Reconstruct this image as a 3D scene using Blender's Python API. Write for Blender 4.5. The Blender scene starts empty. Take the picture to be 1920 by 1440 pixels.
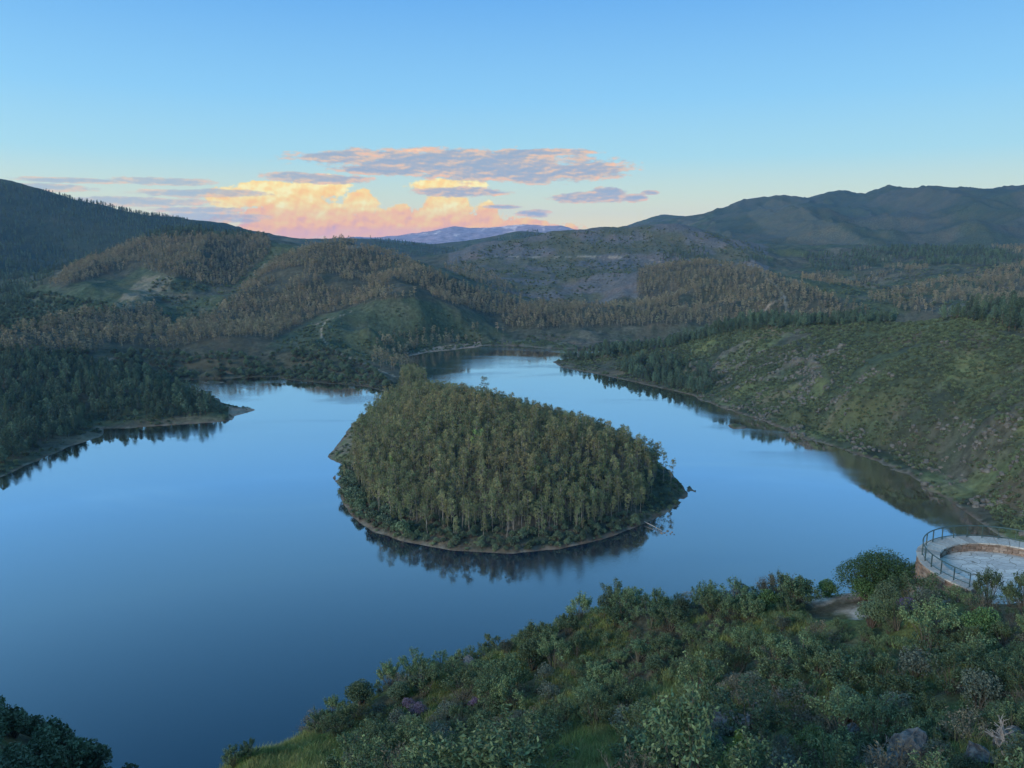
import bpy, math, random
import numpy as np
from mathutils import Vector, Matrix, noise as mnoise

random.seed(11)
RNG = np.random.default_rng(11)
C = bpy.context.scene.collection
sc = bpy.context.scene

# ------------------------------------------------------------------ camera numbers
F = 1450.0
PITCH = math.radians(10.2)
H = 120.0                      # eye height above the reservoir, metres
cp, sp = math.cos(PITCH), math.sin(PITCH)

def azel(px, py):
    u = (np.asarray(px, float) - 960) / F
    v = (720 - np.asarray(py, float)) / F
    x, y, z = u, cp + v * sp, -sp + v * cp
    r = np.hypot(x, y)
    return np.arctan2(x, y), z / r          # azimuth, tan(elevation)

def project(x, y, z):
    z = z - H
    c = y * cp - z * sp
    up = y * sp + z * cp
    c = np.where(c < 1e-3, 1e-3, c)
    return 960 + F * x / c, 720 - F * up / c

def lin(r, g, b):
    o = []
    for c in (r, g, b):
        c /= 255.0
        o.append(c / 12.92 if c <= 0.04045 else ((c + 0.055) / 1.055) ** 2.4)
    return tuple(o)

# ------------------------------------------------------------------ noise
def _hash(ix, iy, s):
    h = (ix.astype(np.int64) * 374761393 + iy.astype(np.int64) * 668265263 + s * 1442695041) & 0xffffffff
    h = ((h ^ (h >> 13)) * 1274126177) & 0xffffffff
    return ((h ^ (h >> 16)) & 0xffff) / 65535.0

def vnoise(x, y, s=0):
    ix, iy = np.floor(x), np.floor(y)
    fx, fy = x - ix, y - iy
    fx = fx * fx * fx * (fx * (fx * 6 - 15) + 10)
    fy = fy * fy * fy * (fy * (fy * 6 - 15) + 10)
    a, b = _hash(ix, iy, s), _hash(ix + 1, iy, s)
    c, d = _hash(ix, iy + 1, s), _hash(ix + 1, iy + 1, s)
    return (a + (b - a) * fx) * (1 - fy) + (c + (d - c) * fx) * fy

def fbm(x, y, oct=4, s=0):
    o, a, t = 0, 1.0, 0
    for k in range(oct):
        o = o + a * vnoise(x * 2 ** k + 17.3 * k, y * 2 ** k - 9.1 * k, s + k)
        t += a
        a *= 0.5
    return o / t

def ridged(x, y, oct=4, s=0):
    o, a, t = 0, 1.0, 0
    for k in range(oct):
        n = 1 - np.abs(2 * vnoise(x * 2 ** k + 5.3 * k, y * 2 ** k - 3.1 * k, s + k) - 1)
        o = o + a * n * n
        t += a
        a *= 0.5
    return o / t

def sstep(a, b, x):
    t = np.clip((x - a) / (b - a), 0, 1)
    return t * t * (3 - 2 * t)

# ------------------------------------------------------------------ mesh helpers
def raw_mesh(name, verts, faces, mats, midx=None, smooth=False, tri=None):
    """verts (N,3); faces (M,4) quads; tri (K,3) triangles"""
    verts = np.asarray(verts, np.float32)
    me = bpy.data.meshes.new(name)
    me.vertices.add(len(verts))
    me.vertices.foreach_set('co', verts.ravel())
    loops, starts, n = [], [], 0
    if faces is not None and len(faces):
        f = np.asarray(faces, np.int32)
        loops.append(f.ravel()); starts.append(np.arange(len(f)) * 4); n = len(f) * 4
    if tri is not None and len(tri):
        t = np.asarray(tri, np.int32)
        loops.append(t.ravel()); starts.append(n + np.arange(len(t)) * 3)
    lp = np.concatenate(loops).astype(np.int32); st = np.concatenate(starts).astype(np.int32)
    me.loops.add(len(lp)); me.loops.foreach_set('vertex_index', lp)
    me.polygons.add(len(st)); me.polygons.foreach_set('loop_start', st)
    for m in (mats if isinstance(mats, (list, tuple)) else [mats]):
        me.materials.append(m)
    if midx is not None:
        me.polygons.foreach_set('material_index', np.asarray(midx, np.int32))
    me.polygons.foreach_set('use_smooth', np.full(len(st), smooth))
    me.update(calc_edges=True)
    me.validate()
    return me

def add_obj(name, me, parent=None, loc=(0, 0, 0)):
    o = bpy.data.objects.new(name, me)
    C.objects.link(o)
    o.location = loc
    if parent is not None:
        o.parent = parent
    return o

def tag(o, label, cat, group=None, kind=None):
    o['label'] = label
    o['category'] = cat
    if group: o['group'] = group
    if kind: o['kind'] = kind
    return o

def empty(name, loc=(0, 0, 0), rz=0.0, s=1.0):
    o = bpy.data.objects.new(name, None)
    C.objects.link(o)
    o.location = loc
    o.rotation_euler = (0, 0, rz)
    o.scale = (s, s, s)
    o.empty_display_size = 0.1
    return o

class Geo:
    def __init__(s):
        s.v, s.q, s.t, s.n = [], [], [], 0
    def add(s, v, q=None, t=None):
        v = np.asarray(v, float)
        s.v.append(v)
        if q is not None and len(q): s.q.append(np.asarray(q) + s.n)
        if t is not None and len(t): s.t.append(np.asarray(t) + s.n)
        s.n += len(v)
    def tube(s, pts, rad, n=6, cap=True):
        pts = np.asarray(pts, float)
        rings = []
        for i in range(len(pts)):
            a = pts[min(i + 1, len(pts) - 1)] - pts[max(i - 1, 0)]
            a = a / (np.linalg.norm(a) + 1e-9)
            ref = np.array([0, 0, 1.0]) if abs(a[2]) < 0.9 else np.array([1.0, 0, 0])
            u = np.cross(a, ref); u /= np.linalg.norm(u)
            w = np.cross(a, u)
            th = np.arange(n) * 2 * math.pi / n
            rings.append(pts[i] + rad[i] * (np.outer(np.cos(th), u) + np.outer(np.sin(th), w)))
        v = np.concatenate(rings)
        q = []
        for i in range(len(pts) - 1):
            for k in range(n):
                q.append((i * n + k, i * n + (k + 1) % n, (i + 1) * n + (k + 1) % n, (i + 1) * n + k))
        s.add(v, q)
        if cap:
            for ring in (rings[0], rings[-1]):
                c = ring.mean(0)
                s.add(np.vstack([ring, c]), None, [(k, (k + 1) % n, n) for k in range(n)])
    def leaves(s, centres, size, aspect, rng, up=0.3):
        """one bent-free quad per centre, random orientation"""
        n = len(centres)
        d = rng.normal(size=(n, 3)); d /= np.linalg.norm(d, axis=1)[:, None]
        nn = rng.normal(size=(n, 3)) + np.array([0, 0, up * 2]); nn /= np.linalg.norm(nn, axis=1)[:, None]
        u = np.cross(nn, d); u /= np.linalg.norm(u, axis=1)[:, None] + 1e-9
        w = np.cross(nn, u)
        sz = np.asarray(size) * rng.uniform(0.6, 1.35, n)
        a = u * (sz * 0.5)[:, None]; b = w * (sz * 0.5 * aspect)[:, None]
        c = np.asarray(centres)
        v = np.stack([c - a - b * 0.45, c + a * 0.15 - b, c + a + b * 0.3, c - a * 0.2 + b], 1).reshape(-1, 3)
        s.add(v, np.arange(n * 4).reshape(-1, 4))
    def mesh(s, name, mats, smooth=False):
        v = np.concatenate(s.v)
        q = np.concatenate(s.q) if s.q else None
        t = np.concatenate(s.t) if s.t else None
        return raw_mesh(name, v, q, mats, smooth=smooth, tri=t)

# ------------------------------------------------------------------ materials
def new_mat(name):
    m = bpy.data.materials.new(name)
    m.use_nodes = True
    nt = m.node_tree
    nt.nodes.clear()
    return m, nt, nt.nodes.new('ShaderNodeOutputMaterial')

def N(nt, t, **kw):
    n = nt.nodes.new(t)
    for k, v in kw.items():
        if k in n.inputs: n.inputs[k].default_value = v
        else: setattr(n, k, v)
    return n

def L(nt, a, b): nt.links.new(a, b)

def mixc(nt, fac, a, b, mode='MIX'):
    n = nt.nodes.new('ShaderNodeMixRGB'); n.blend_type = mode
    for i, x in zip((0, 1, 2), (fac, a, b)):
        if hasattr(x, 'is_linked') or hasattr(x, 'links'): L(nt, x, n.inputs[i])
        elif isinstance(x, (int, float)): n.inputs[i].default_value = x if i == 0 else (x, x, x, 1)
        else: n.inputs[i].default_value = (*x, 1)
    return n.outputs[0]

def mth(nt, op, a, b=None, c=None, clamp=False):
    n = nt.nodes.new('ShaderNodeMath'); n.operation = op; n.use_clamp = clamp
    for i, x in enumerate((a, b, c)):
        if x is None: continue
        if isinstance(x, (int, float)): n.inputs[i].default_value = x
        else: L(nt, x, n.inputs[i])
    return n.outputs[0]

def ramp(nt, fac, stops, interp='LINEAR'):
    n = nt.nodes.new('ShaderNodeValToRGB')
    n.color_ramp.interpolation = interp
    e = n.color_ramp.elements
    while len(e) > 1: e.remove(e[-1])
    e[0].position = stops[0][0]; e[0].color = (*stops[0][1], 1)
    for p, c in stops[1:]:
        k = e.new(p); k.color = (*c, 1)
    if fac is not None: L(nt, fac, n.inputs[0])
    return n.outputs[0]

def foliage_mat(name, c1, c2, c3, patch=60.0, trans=0.25, leafvar=0.5, spec=0.25, k=1.25):
    c1, c2, c3 = [tuple(x * k for x in c) for c in (c1, c2, c3)]
    m, nt, out = new_mat(name)
    oi = N(nt, 'ShaderNodeObjectInfo')
    geo = N(nt, 'ShaderNodeNewGeometry')
    nz = N(nt, 'ShaderNodeTexNoise'); nz.inputs['Scale'].default_value = 1 / patch; nz.inputs['Detail'].default_value = 2
    L(nt, oi.outputs['Location'], nz.inputs['Vector'])
    pf = mth(nt, 'MULTIPLY_ADD', nz.outputs['Fac'], 3.0, -1.0, True)
    col = mixc(nt, pf, c1, c3)
    col = mixc(nt, mth(nt, 'MULTIPLY', oi.outputs['Random'], 0.9), col, c2)
    v = mth(nt, 'MULTIPLY_ADD', geo.outputs['Random Per Island'], leafvar, 1 - leafvar / 2)
    v2 = mth(nt, 'MULTIPLY_ADD', mth(nt, 'FRACT', mth(nt, 'MULTIPLY', oi.outputs['Random'], 7.31)), 0.75, 0.6)
    col = mixc(nt, 1.0, col, mth(nt, 'MULTIPLY', v, v2), 'MULTIPLY')
    b = N(nt, 'ShaderNodeBsdfPrincipled'); L(nt, col, b.inputs['Base Color'])
    b.inputs['Roughness'].default_value = 0.6; b.inputs['Specular IOR Level'].default_value = spec
    t = N(nt, 'ShaderNodeBsdfTranslucent'); L(nt, col, t.inputs['Color'])
    mx = N(nt, 'ShaderNodeMixShader'); mx.inputs[0].default_value = trans
    L(nt, b.outputs[0], mx.inputs[1]); L(nt, t.outputs[0], mx.inputs[2]); L(nt, mx.outputs[0], out.inputs[0])
    return m

def plain_mat(name, col, rough=0.8, var=0.4, scale=2.0, metallic=0.0, bump=0.0, col2=None, spec=0.3):
    m, nt, out = new_mat(name)
    tc = N(nt, 'ShaderNodeTexCoord')
    nz = N(nt, 'ShaderNodeTexNoise'); nz.inputs['Scale'].default_value = scale; nz.inputs['Detail'].default_value = 5
    L(nt, tc.outputs['Object'], nz.inputs['Vector'])
    if col2 is None: col2 = tuple(c * (1 - var) for c in col)
    f = mth(nt, 'MULTIPLY_ADD', nz.outputs['Fac'], 3.2, -1.1, True)
    c = mixc(nt, f, col2, col)
    b = N(nt, 'ShaderNodeBsdfPrincipled'); L(nt, c, b.inputs['Base Color'])
    b.inputs['Roughness'].default_value = rough; b.inputs['Metallic'].default_value = metallic
    b.inputs['Specular IOR Level'].default_value = spec
    if bump:
        bp = N(nt, 'ShaderNodeBump'); bp.inputs['Strength'].default_value = bump; bp.inputs['Distance'].default_value = 0.05
        L(nt, nz.outputs['Fac'], bp.inputs['Height']); L(nt, bp.outputs[0], b.inputs['Normal'])
    L(nt, b.outputs[0], out.inputs[0])
    return m

def terrain_mat(name, fine, bump=0.6, dist=0.5):
    """base colour comes from the 'albedo' attribute (what grows or lies there), broken up by world-space noise"""
    m, nt, out = new_mat(name)
    at = N(nt, 'ShaderNodeAttribute'); at.attribute_name = 'albedo'
    tc = N(nt, 'ShaderNodeTexCoord')
    n1 = N(nt, 'ShaderNodeTexNoise'); n1.inputs['Scale'].default_value = fine; n1.inputs['Detail'].default_value = 8; n1.inputs['Roughness'].default_value = 0.7
    n2 = N(nt, 'ShaderNodeTexNoise'); n2.inputs['Scale'].default_value = fine * 0.13; n2.inputs['Detail'].default_value = 6
    L(nt, tc.outputs['Object'], n1.inputs['Vector']); L(nt, tc.outputs['Object'], n2.inputs['Vector'])
    v = mth(nt, 'MULTIPLY_ADD', n1.outputs['Fac'], 2.6, -0.45, False)
    v = mth(nt, 'MAXIMUM', v, 0.25)
    c = mixc(nt, 1.0, at.outputs['Color'], v, 'MULTIPLY')
    f2 = mth(nt, 'MULTIPLY_ADD', n2.outputs['Fac'], 4.0, -1.9, True)
    c = mixc(nt, mth(nt, 'MULTIPLY', f2, 0.45), c, mixc(nt, 1.0, at.outputs['Color'], (1.5, 1.05, 0.9), 'MULTIPLY'))
    b = N(nt, 'ShaderNodeBsdfPrincipled'); L(nt, c, b.inputs['Base Color'])
    b.inputs['Roughness'].default_value = 0.9; b.inputs['Specular IOR Level'].default_value = 0.1
    bp = N(nt, 'ShaderNodeBump'); bp.inputs['Strength'].default_value = bump; bp.inputs['Distance'].default_value = dist
    L(nt, n1.outputs['Fac'], bp.inputs['Height']); L(nt, bp.outputs[0], b.inputs['Normal'])
    L(nt, b.outputs[0], out.inputs[0])
    return m

# ------------------------------------------------------------------ main relief: control points -> surface
ctrl = []                      # (azimuth, ln range, height)
def P(px, py, D):              # a point seen at that place, D metres away
    a, t = azel(px, py)
    ctrl.append((float(a), math.log(D), H + D * float(t)))
def Q(px, D, z):               # an unseen (or sloping) point, given its height
    a, _ = azel(px, 650)
    ctrl.append((float(a), math.log(D), z))
def S(px, py, z=0.0):          # a point of the waterline
    a, t = azel(px, py)
    ctrl.append((float(a), math.log(-H / float(t)), z))
def seg(fn, pts, step=22):
    for i in range(len(pts) - 1):
        a, b = pts[i], pts[i + 1]
        n = max(1, int(math.hypot(b[0] - a[0], (b[1] - a[1]) * 2.0) / step))
        for k in range(n):
            t = k / n
            fn(*[a[j] + (b[j] - a[j]) * t for j in range(len(a))])
    fn(*pts[-1])

LEFT_SHORE = [(-420, 1080), (-250, 985), (-100, 930), (0, 895), (60, 868), (130, 838), (188, 819), (194, 811), (176, 803), (240, 803), (320, 797),
              (400, 792), (432, 788), (438, 781), (476, 770), (452, 764), (425, 757), (385, 738), (350, 724), (312, 714),
              (400, 710), (515, 706), (530, 711), (600, 718), (680, 724), (738, 738)]
ISLAND = [(742, 744), (700, 765), (665, 790), (640, 825), (614, 856), (638, 872), (634, 900), (640, 940), (662, 972), (700, 997),
          (760, 1016), (850, 1032), (960, 1038), (1050, 1029), (1130, 1012), (1195, 988), (1250, 962), (1284, 938), (1291, 926),
          (1275, 905), (1255, 882), (1200, 850), (1100, 815), (1000, 788), (900, 762), (830, 742), (800, 708), (778, 692)]
RIGHT_WATER = [(762, 684), (745, 673), (800, 661), (880, 653), (910, 648), (970, 648), (1060, 656)]
RIGHT_SHORE = [(1060, 664), (1046, 676), (1045, 684), (1062, 691), (1120, 701), (1200, 719), (1290, 739), (1310, 748), (1345, 762), (1420, 786),
               (1510, 821), (1560, 836), (1640, 863), (1700, 888), (1760, 926), (1800, 952), (1850, 987), (1920, 1035), (2050, 1115), (2250, 1230)]
for pl in (LEFT_SHORE, ISLAND, RIGHT_WATER, RIGHT_SHORE):
    seg(S, pl, 14)
def banks():
    """steepen the banks: a little land inside, a little depth outside every waterline"""
    W_ = []
    for pl in (LEFT_SHORE, ISLAND, RIGHT_WATER, RIGHT_SHORE):
        pts = []
        seg(lambda a, b: pts.append((a, b)), pl, 26)
        Pw = []
        for x, y in pts:
            a, t = azel(x, y); D = -H / float(t); Pw.append((D * math.sin(a), D * math.cos(a)))
        W_.append(np.array(Pw))
    A = np.concatenate(W_)
    for pl in W_:
        for i in range(1, len(pl) - 1):
            d = pl[i + 1] - pl[i - 1]; n = np.array([d[1], -d[0]]) / (np.hypot(*d) + 1e-6)
            r = float(np.hypot(*pl[i]))
            for side, z, w in ((1, -1.6, 7 * r / 400), (-1, 1.7, 6 * r / 400), (1, -4.5, 26 * r / 400), (-1, 4.2 if r < 1500 else 4, 16 * r / 400)):
                q = pl[i] + side * n * w
                if np.hypot(A[:, 0] - q[0], A[:, 1] - q[1]).min() > w * .8:
                    ctrl.append((math.atan2(q[0], q[1]), math.log(np.hypot(*q)), z))
banks()
seg(lambda a, b: Q(a, b, 0), [(1075, 850), (1150, 890), (1300, 930), (1450, 960), (1650, 980)], 30)
seg(lambda a, b: Q(a, b, 0), [(1065, 940), (1150, 985), (1300, 1020), (1450, 1040), (1650, 1050)], 30)
for x, y in [(100, 950), (300, 900), (500, 850), (560, 900), (500, 1000), (300, 1100), (600, 810), (680, 755), (560, 960), (900, 690), (1000, 720),
             (1100, 745), (1200, 790), (1300, 840), (1400, 890), (1500, 940), (1600, 990), (1300, 1000), (1150, 1070), (900, 1090), (700, 1070),
             (1700, 1010), (0, 1200), (500, 1200), (1000, 1200), (1500, 1150), (430, 735), (520, 735), (560, 765), (840, 690), (900, 668),
             (-100, 1100), (100, 1400), (960, 1400), (1900, 1300), (2100, 1400), (980, 665), (380, 860), (150, 900), (1180, 745), (1350, 800), (1000, 755),
             (-300, 1250), (1800, 1100), (1950, 1150)]:
    S(x, y, -7.0)
for x, D in [(1120, 900), (1250, 960), (1400, 995), (1600, 1010)]: Q(x, D, -4)

# island
Q(775, 640, 4.5)
for x, D, z in [(800, 575, 8.5), (830, 520, 14), (850, 480, 20), (900, 440, 23.5), (950, 418, 23), (1050, 395, 21.5), (1150, 375, 18), (1225, 366, 12), (1260, 366, 6.5),
                (850, 345, 13), (1000, 335, 13), (1150, 345, 10), (750, 400, 15), (700, 400, 9), (650, 395, 4.5), (760, 350, 7), (770, 480, 12.5), (720, 460, 9),
                (900, 380, 18), (1050, 360, 17), (755, 560, 6)]:
    Q(x, D, z)
# left pine bank
for x, D, z in [(0, 525, 6), (100, 570, 7), (200, 620, 9), (300, 612, 8), (370, 608, 4.5), (0, 590, 11), (100, 640, 12), (200, 680, 10), (280, 690, 7),
                (-100, 520, 12), (-250, 580, 25), (-400, 650, 40), (100, 720, 14), (0, 690, 16)]:
    Q(x, D, z)
# valley on the left and inlet's far side
for a in [(0, 650, 820), (100, 650, 820), (230, 655, 830), (0, 600, 1050), (100, 585, 1100), (300, 600, 1050), (300, 650, 850), (400, 650, 830), (500, 690, 740),
          (560, 650, 820), (400, 690, 750), (620, 650, 790), (640, 690, 730), (700, 700, 700), (745, 702, 680), (-150, 640, 820), (-300, 600, 900)]:
    P(*a)
# big dark mountain, upper left
seg(P, [(-400, 322, 2900), (-150, 331, 2900), (0, 347, 2900), (30, 349, 2900), (60, 359, 2900), (110, 367, 2900), (150, 378, 2900), (200, 389, 2850), (250, 398, 2800),
        (350, 418, 2700), (430, 432, 2600)], 30)
for a in [(100, 450, 2300), (0, 440, 2300), (0, 500, 1900), (150, 470, 2200), (0, 560, 1450), (100, 522, 1700), (-200, 500, 1900), (-200, 560, 1400), (250, 440, 2300), (-300, 440, 2300)]:
    P(*a)
# left eucalyptus hill
seg(P, [(60, 545, 1300), (110, 516, 1400), (160, 495, 1450), (200, 478, 1500), (260, 452, 1600), (330, 441, 1650), (400, 439, 1650), (470, 448, 1600), (530, 460, 1500)], 30)
for a in [(300, 500, 1350), (200, 545, 1200), (350, 560, 1200), (400, 510, 1350), (450, 525, 1350), (330, 590, 1080), (60, 575, 1180), (450, 470, 1450), (280, 560, 1200)]:
    P(*a)
# central eucalyptus hill
seg(P, [(530, 462, 1450), (580, 462, 1330), (640, 455, 1300), (680, 464, 1290), (720, 478, 1270), (760, 492, 1250), (820, 518, 1200), (900, 550, 1150), (980, 575, 1100), (1040, 590, 1080)], 30)
for a in [(540, 485, 1250), (500, 520, 1180), (450, 565, 1090), (380, 610, 950), (600, 560, 1060), (500, 605, 980), (700, 520, 1160), (600, 500, 1180), (640, 578, 1010),
          (750, 545, 1090), (830, 562, 1070), (900, 580, 1050), (680, 480, 1240)]:
    P(*a)
for x, D, z in [(600, 1800, 70), (700, 1700, 60), (850, 1500, 40), (500, 2100, 90), (150, 1900, 40), (300, 2000, 70)]: Q(x, D, z)
# green foothill with the track
for a in [(600, 605, 930), (640, 587, 950), (680, 574, 958), (720, 565, 963), (760, 563, 967), (800, 568, 970), (860, 584, 985), (930, 605, 1000), (700, 620, 850), (800, 620, 930),
          (850, 638, 925), (700, 660, 780), (900, 630, 960)]:
    P(*a)
# bench and cliffs above the far shore
for a in [(965, 622, 990), (1050, 616, 1000), (1200, 612, 1050), (1000, 583, 1060), (1100, 582, 1090), (1200, 585, 1100), (1300, 598, 1120), (1360, 605, 1150), (950, 612, 1010)]:
    P(*a)
Q(1100, 1250, 22); Q(1250, 1250, 20); Q(1000, 1220, 30)
# brown heath hill behind
seg(P, [(830, 492, 1700), (870, 478, 1750), (930, 448, 1850), (1000, 440, 1900), (1100, 433, 1900), (1200, 424, 1900), (1260, 420, 1900), (1300, 428, 1920), (1345, 440, 1950), (1400, 456, 1950)], 30)
for a in [(900, 520, 1500), (1050, 520, 1500), (1150, 500, 1600), (960, 560, 1300), (1100, 563, 1300), (1250, 470, 1750), (1050, 480, 1700), (1330, 480, 1750), (1500, 475, 1950)]:
    P(*a)
for x, D, z in [(1000, 2500, 50), (1200, 2500, 70), (850, 2300, 30), (740, 2300, 40)]: Q(x, D, z)
# eucalyptus spur
seg(P, [(1200, 505, 1400), (1240, 495, 1360), (1280, 497, 1330), (1340, 502, 1300), (1400, 510, 1280), (1460, 524, 1240), (1500, 538, 1200), (1560, 562, 1130), (1620, 585, 1080)], 30)
for a in [(1200, 570, 1180), (1350, 575, 1120), (1450, 590, 1080), (1300, 540, 1220), (1420, 550, 1160), (1250, 560, 1200)]:
    P(*a)
for x, D, z in [(1400, 1500, 45), (1550, 1400, 33), (1300, 1550, 60)]: Q(x, D, z)
# slopes at the back on the right
for a in [(1700, 590, 1100), (1850, 570, 1080), (1600, 525, 1600), (1750, 522, 1500), (1900, 525, 1400), (1560, 470, 2050), (1640, 471, 2100), (1720, 470, 2050),
          (1800, 473, 2000), (1920, 488, 1750), (2100, 500, 1650), (1700, 560, 1250), (2100, 570, 1100), (1450, 500, 1700)]:
    P(*a)
for x, D, z in [(1550, 2500, 80), (1750, 2500, 90), (1900, 2300, 80), (2200, 2300, 90)]: Q(x, D, z)
# blue mountain on the right
seg(P, [(1340, 414, 3600), (1370, 402, 3650), (1400, 392, 3700), (1430, 385, 3700), (1450, 378, 3650), (1475, 378, 3700), (1510, 383, 3800), (1550, 376, 3900), (1600, 375, 3950), (1650, 370, 4000),
        (1700, 370, 4000), (1750, 365, 4000), (1800, 362, 4000), (1850, 361, 4000), (1880, 358, 3950), (1920, 354, 3900), (2000, 345, 3900), (2200, 335, 3900), (2500, 330, 3900)], 26)
seg(P, [(1450, 380, 3600), (1500, 404, 3300), (1560, 432, 3000), (1630, 458, 2650)], 26)
for a in [(1350, 442, 2900), (1450, 430, 3050), (1620, 420, 3350), (1540, 400, 3550), (1560, 408, 3450), (1650, 445, 3050), (1750, 435, 3200), (1850, 440, 3000), (1750, 400, 3600), (1900, 400, 3500), (2100, 440, 2900), (1400, 415, 3300)]:
    P(*a)
for x, D, z in [(1500, 5200, 250), (1800, 5500, 250), (2100, 5500, 250)]: Q(x, D, z)
seg(P, [(1150, 432, 5400), (1180, 418, 5400), (1210, 412, 5400), (1245, 406, 5400), (1290, 408, 5400), (1340, 415, 5400), (1400, 430, 5400)], 24)
# middle distance in the gap
seg(P, [(835, 468, 3300), (870, 458, 3400), (900, 449, 3500), (930, 441, 3600), (970, 432, 3600), (1000, 433, 3600), (1060, 440, 3600)], 24)
seg(P, [(560, 450, 3200), (620, 447, 3200), (690, 446, 3100), (730, 451, 3000), (770, 463, 2900), (800, 474, 2800), (840, 489, 2700)], 24)
seg(P, [(530, 449, 7500), (650, 448, 7500), (700, 448, 7500), (760, 452, 7500), (800, 456, 7500), (850, 462, 7500), (920, 455, 7500)], 24)
for x in range(-300, 2300, 120):
    if 450 < x < 1100: Q(x, 4900, 15)
    else: Q(x, 6000, 60)
    Q(x, 8800, 20)
seg(P, [(470, 452, 11000), (560, 449, 11000), (620, 446, 11000), (660, 447, 11000), (700, 445, 11000), (740, 441, 11000), (780, 437, 11000), (820, 431, 11000), (850, 428, 11000),
        (890, 425, 11000), (930, 422, 11000), (970, 418, 11000), (1000, 419, 11000), (1030, 421, 11000), (1065, 422, 11000), (1085, 430, 11000), (1120, 440, 11000), (1200, 455, 11000)], 20)
for x in (-300, 0, 250, 1400, 1700, 2000, 2300): P(x, 462, 11000)
for x in range(-300, 2300, 150): Q(x, 13000, 0)
# right-hand scrub hill
seg(P, [(1075, 673, 800), (1110, 665, 795), (1150, 655, 790), (1250, 642, 780), (1350, 622, 760), (1450, 609, 740), (1600, 602, 705), (1700, 603, 670), (1760, 594, 645), (1850, 585, 625), (1930, 592, 610), (2100, 585, 590), (2400, 585, 560)], 30)
for a in [(1300, 692, 705), (1600, 702, 570), (1750, 700, 525), (1850, 800, 450), (1700, 800, 492), (1500, 702, 612), (1900, 700, 505), (1400, 720, 622), (1600, 640, 635),
          (1800, 640, 565), (1950, 850, 412), (1500, 770, 548), (2100, 700, 480), (2100, 900, 372), (1580, 765, 528)]:
    P(*a)
for x, D, z in [(1350, 880, 12), (1600, 850, 25), (1850, 760, 45), (2100, 760, 50), (1200, 850, 5)]: Q(x, D, z)

ctrl = np.array(ctrl)
key = np.round(ctrl[:, :2] / 0.004).astype(int)
_, ui = np.unique(key, axis=0, return_index=True)
ctrl = ctrl[np.sort(ui)]

def rbf_fit(X, z, soft):
    n = len(X)
    A = np.zeros((n + 3, n + 3))
    d = np.hypot(X[:, None, 0] - X[None, :, 0], X[:, None, 1] - X[None, :, 1])
    A[:n, :n] = -np.sqrt(d * d + soft * soft) - 1e-5 * np.eye(n)
    A[:n, n] = 1; A[:n, n + 1:] = X
    A[n, :n] = 1; A[n + 1:, :n] = X.T
    b = np.concatenate([z, np.zeros(3)])
    return np.linalg.lstsq(A, b, rcond=None)[0] if n < 50 else np.linalg.solve(A, b)

def rbf_eval(X, w, Y, soft):
    o = np.empty(len(Y))
    for i in range(0, len(Y), 20000):
        y = Y[i:i + 20000]
        d = np.sqrt((y[:, None, 0] - X[None, :, 0]) ** 2 + (y[:, None, 1] - X[None, :, 1]) ** 2 + soft * soft)
        o[i:i + 20000] = -d @ w[:len(X)] + w[len(X)] + y @ w[len(X) + 1:]
    return o

TH0, TH1, R0, R1 = math.radians(-56), math.radians(56), math.log(190.0), math.log(13000.0)
NT, NR = 900, 860
w = rbf_fit(ctrl[:, :2], ctrl[:, 2] / np.exp(ctrl[:, 1]) * 1000, .014)      # height per range: equal weight on screen near and far
ct, cr = np.linspace(TH0, TH1, NT // 3 + 1), np.linspace(R0, R1, NR // 2 + 1)
G = np.stack(np.meshgrid(ct, cr, indexing='ij'), -1).reshape(-1, 2)
hc = rbf_eval(ctrl[:, :2], w, G, .014).reshape(len(ct), len(cr))
hc = hc * np.exp(cr)[None, :] / 1000
ta, ra = np.linspace(TH0, TH1, NT), np.linspace(R0, R1, NR)
fi = np.clip((ta - TH0) / (TH1 - TH0) * (len(ct) - 1), 0, len(ct) - 1.001); ii = fi.astype(int); fi -= ii
fj = np.clip((ra - R0) / (R1 - R0) * (len(cr) - 1), 0, len(cr) - 1.001); jj = fj.astype(int); fj -= jj
hm = (hc[ii][:, jj] * (1 - fi)[:, None] + hc[ii + 1][:, jj] * fi[:, None]) * (1 - fj)[None, :] + \
     (hc[ii][:, jj + 1] * (1 - fi)[:, None] + hc[ii + 1][:, jj + 1] * fi[:, None]) * fj[None, :]
TT, RR = np.meshgrid(ta, np.exp(ra), indexing='ij')
GX, GY = RR * np.sin(TT), RR * np.cos(TT)

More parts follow.
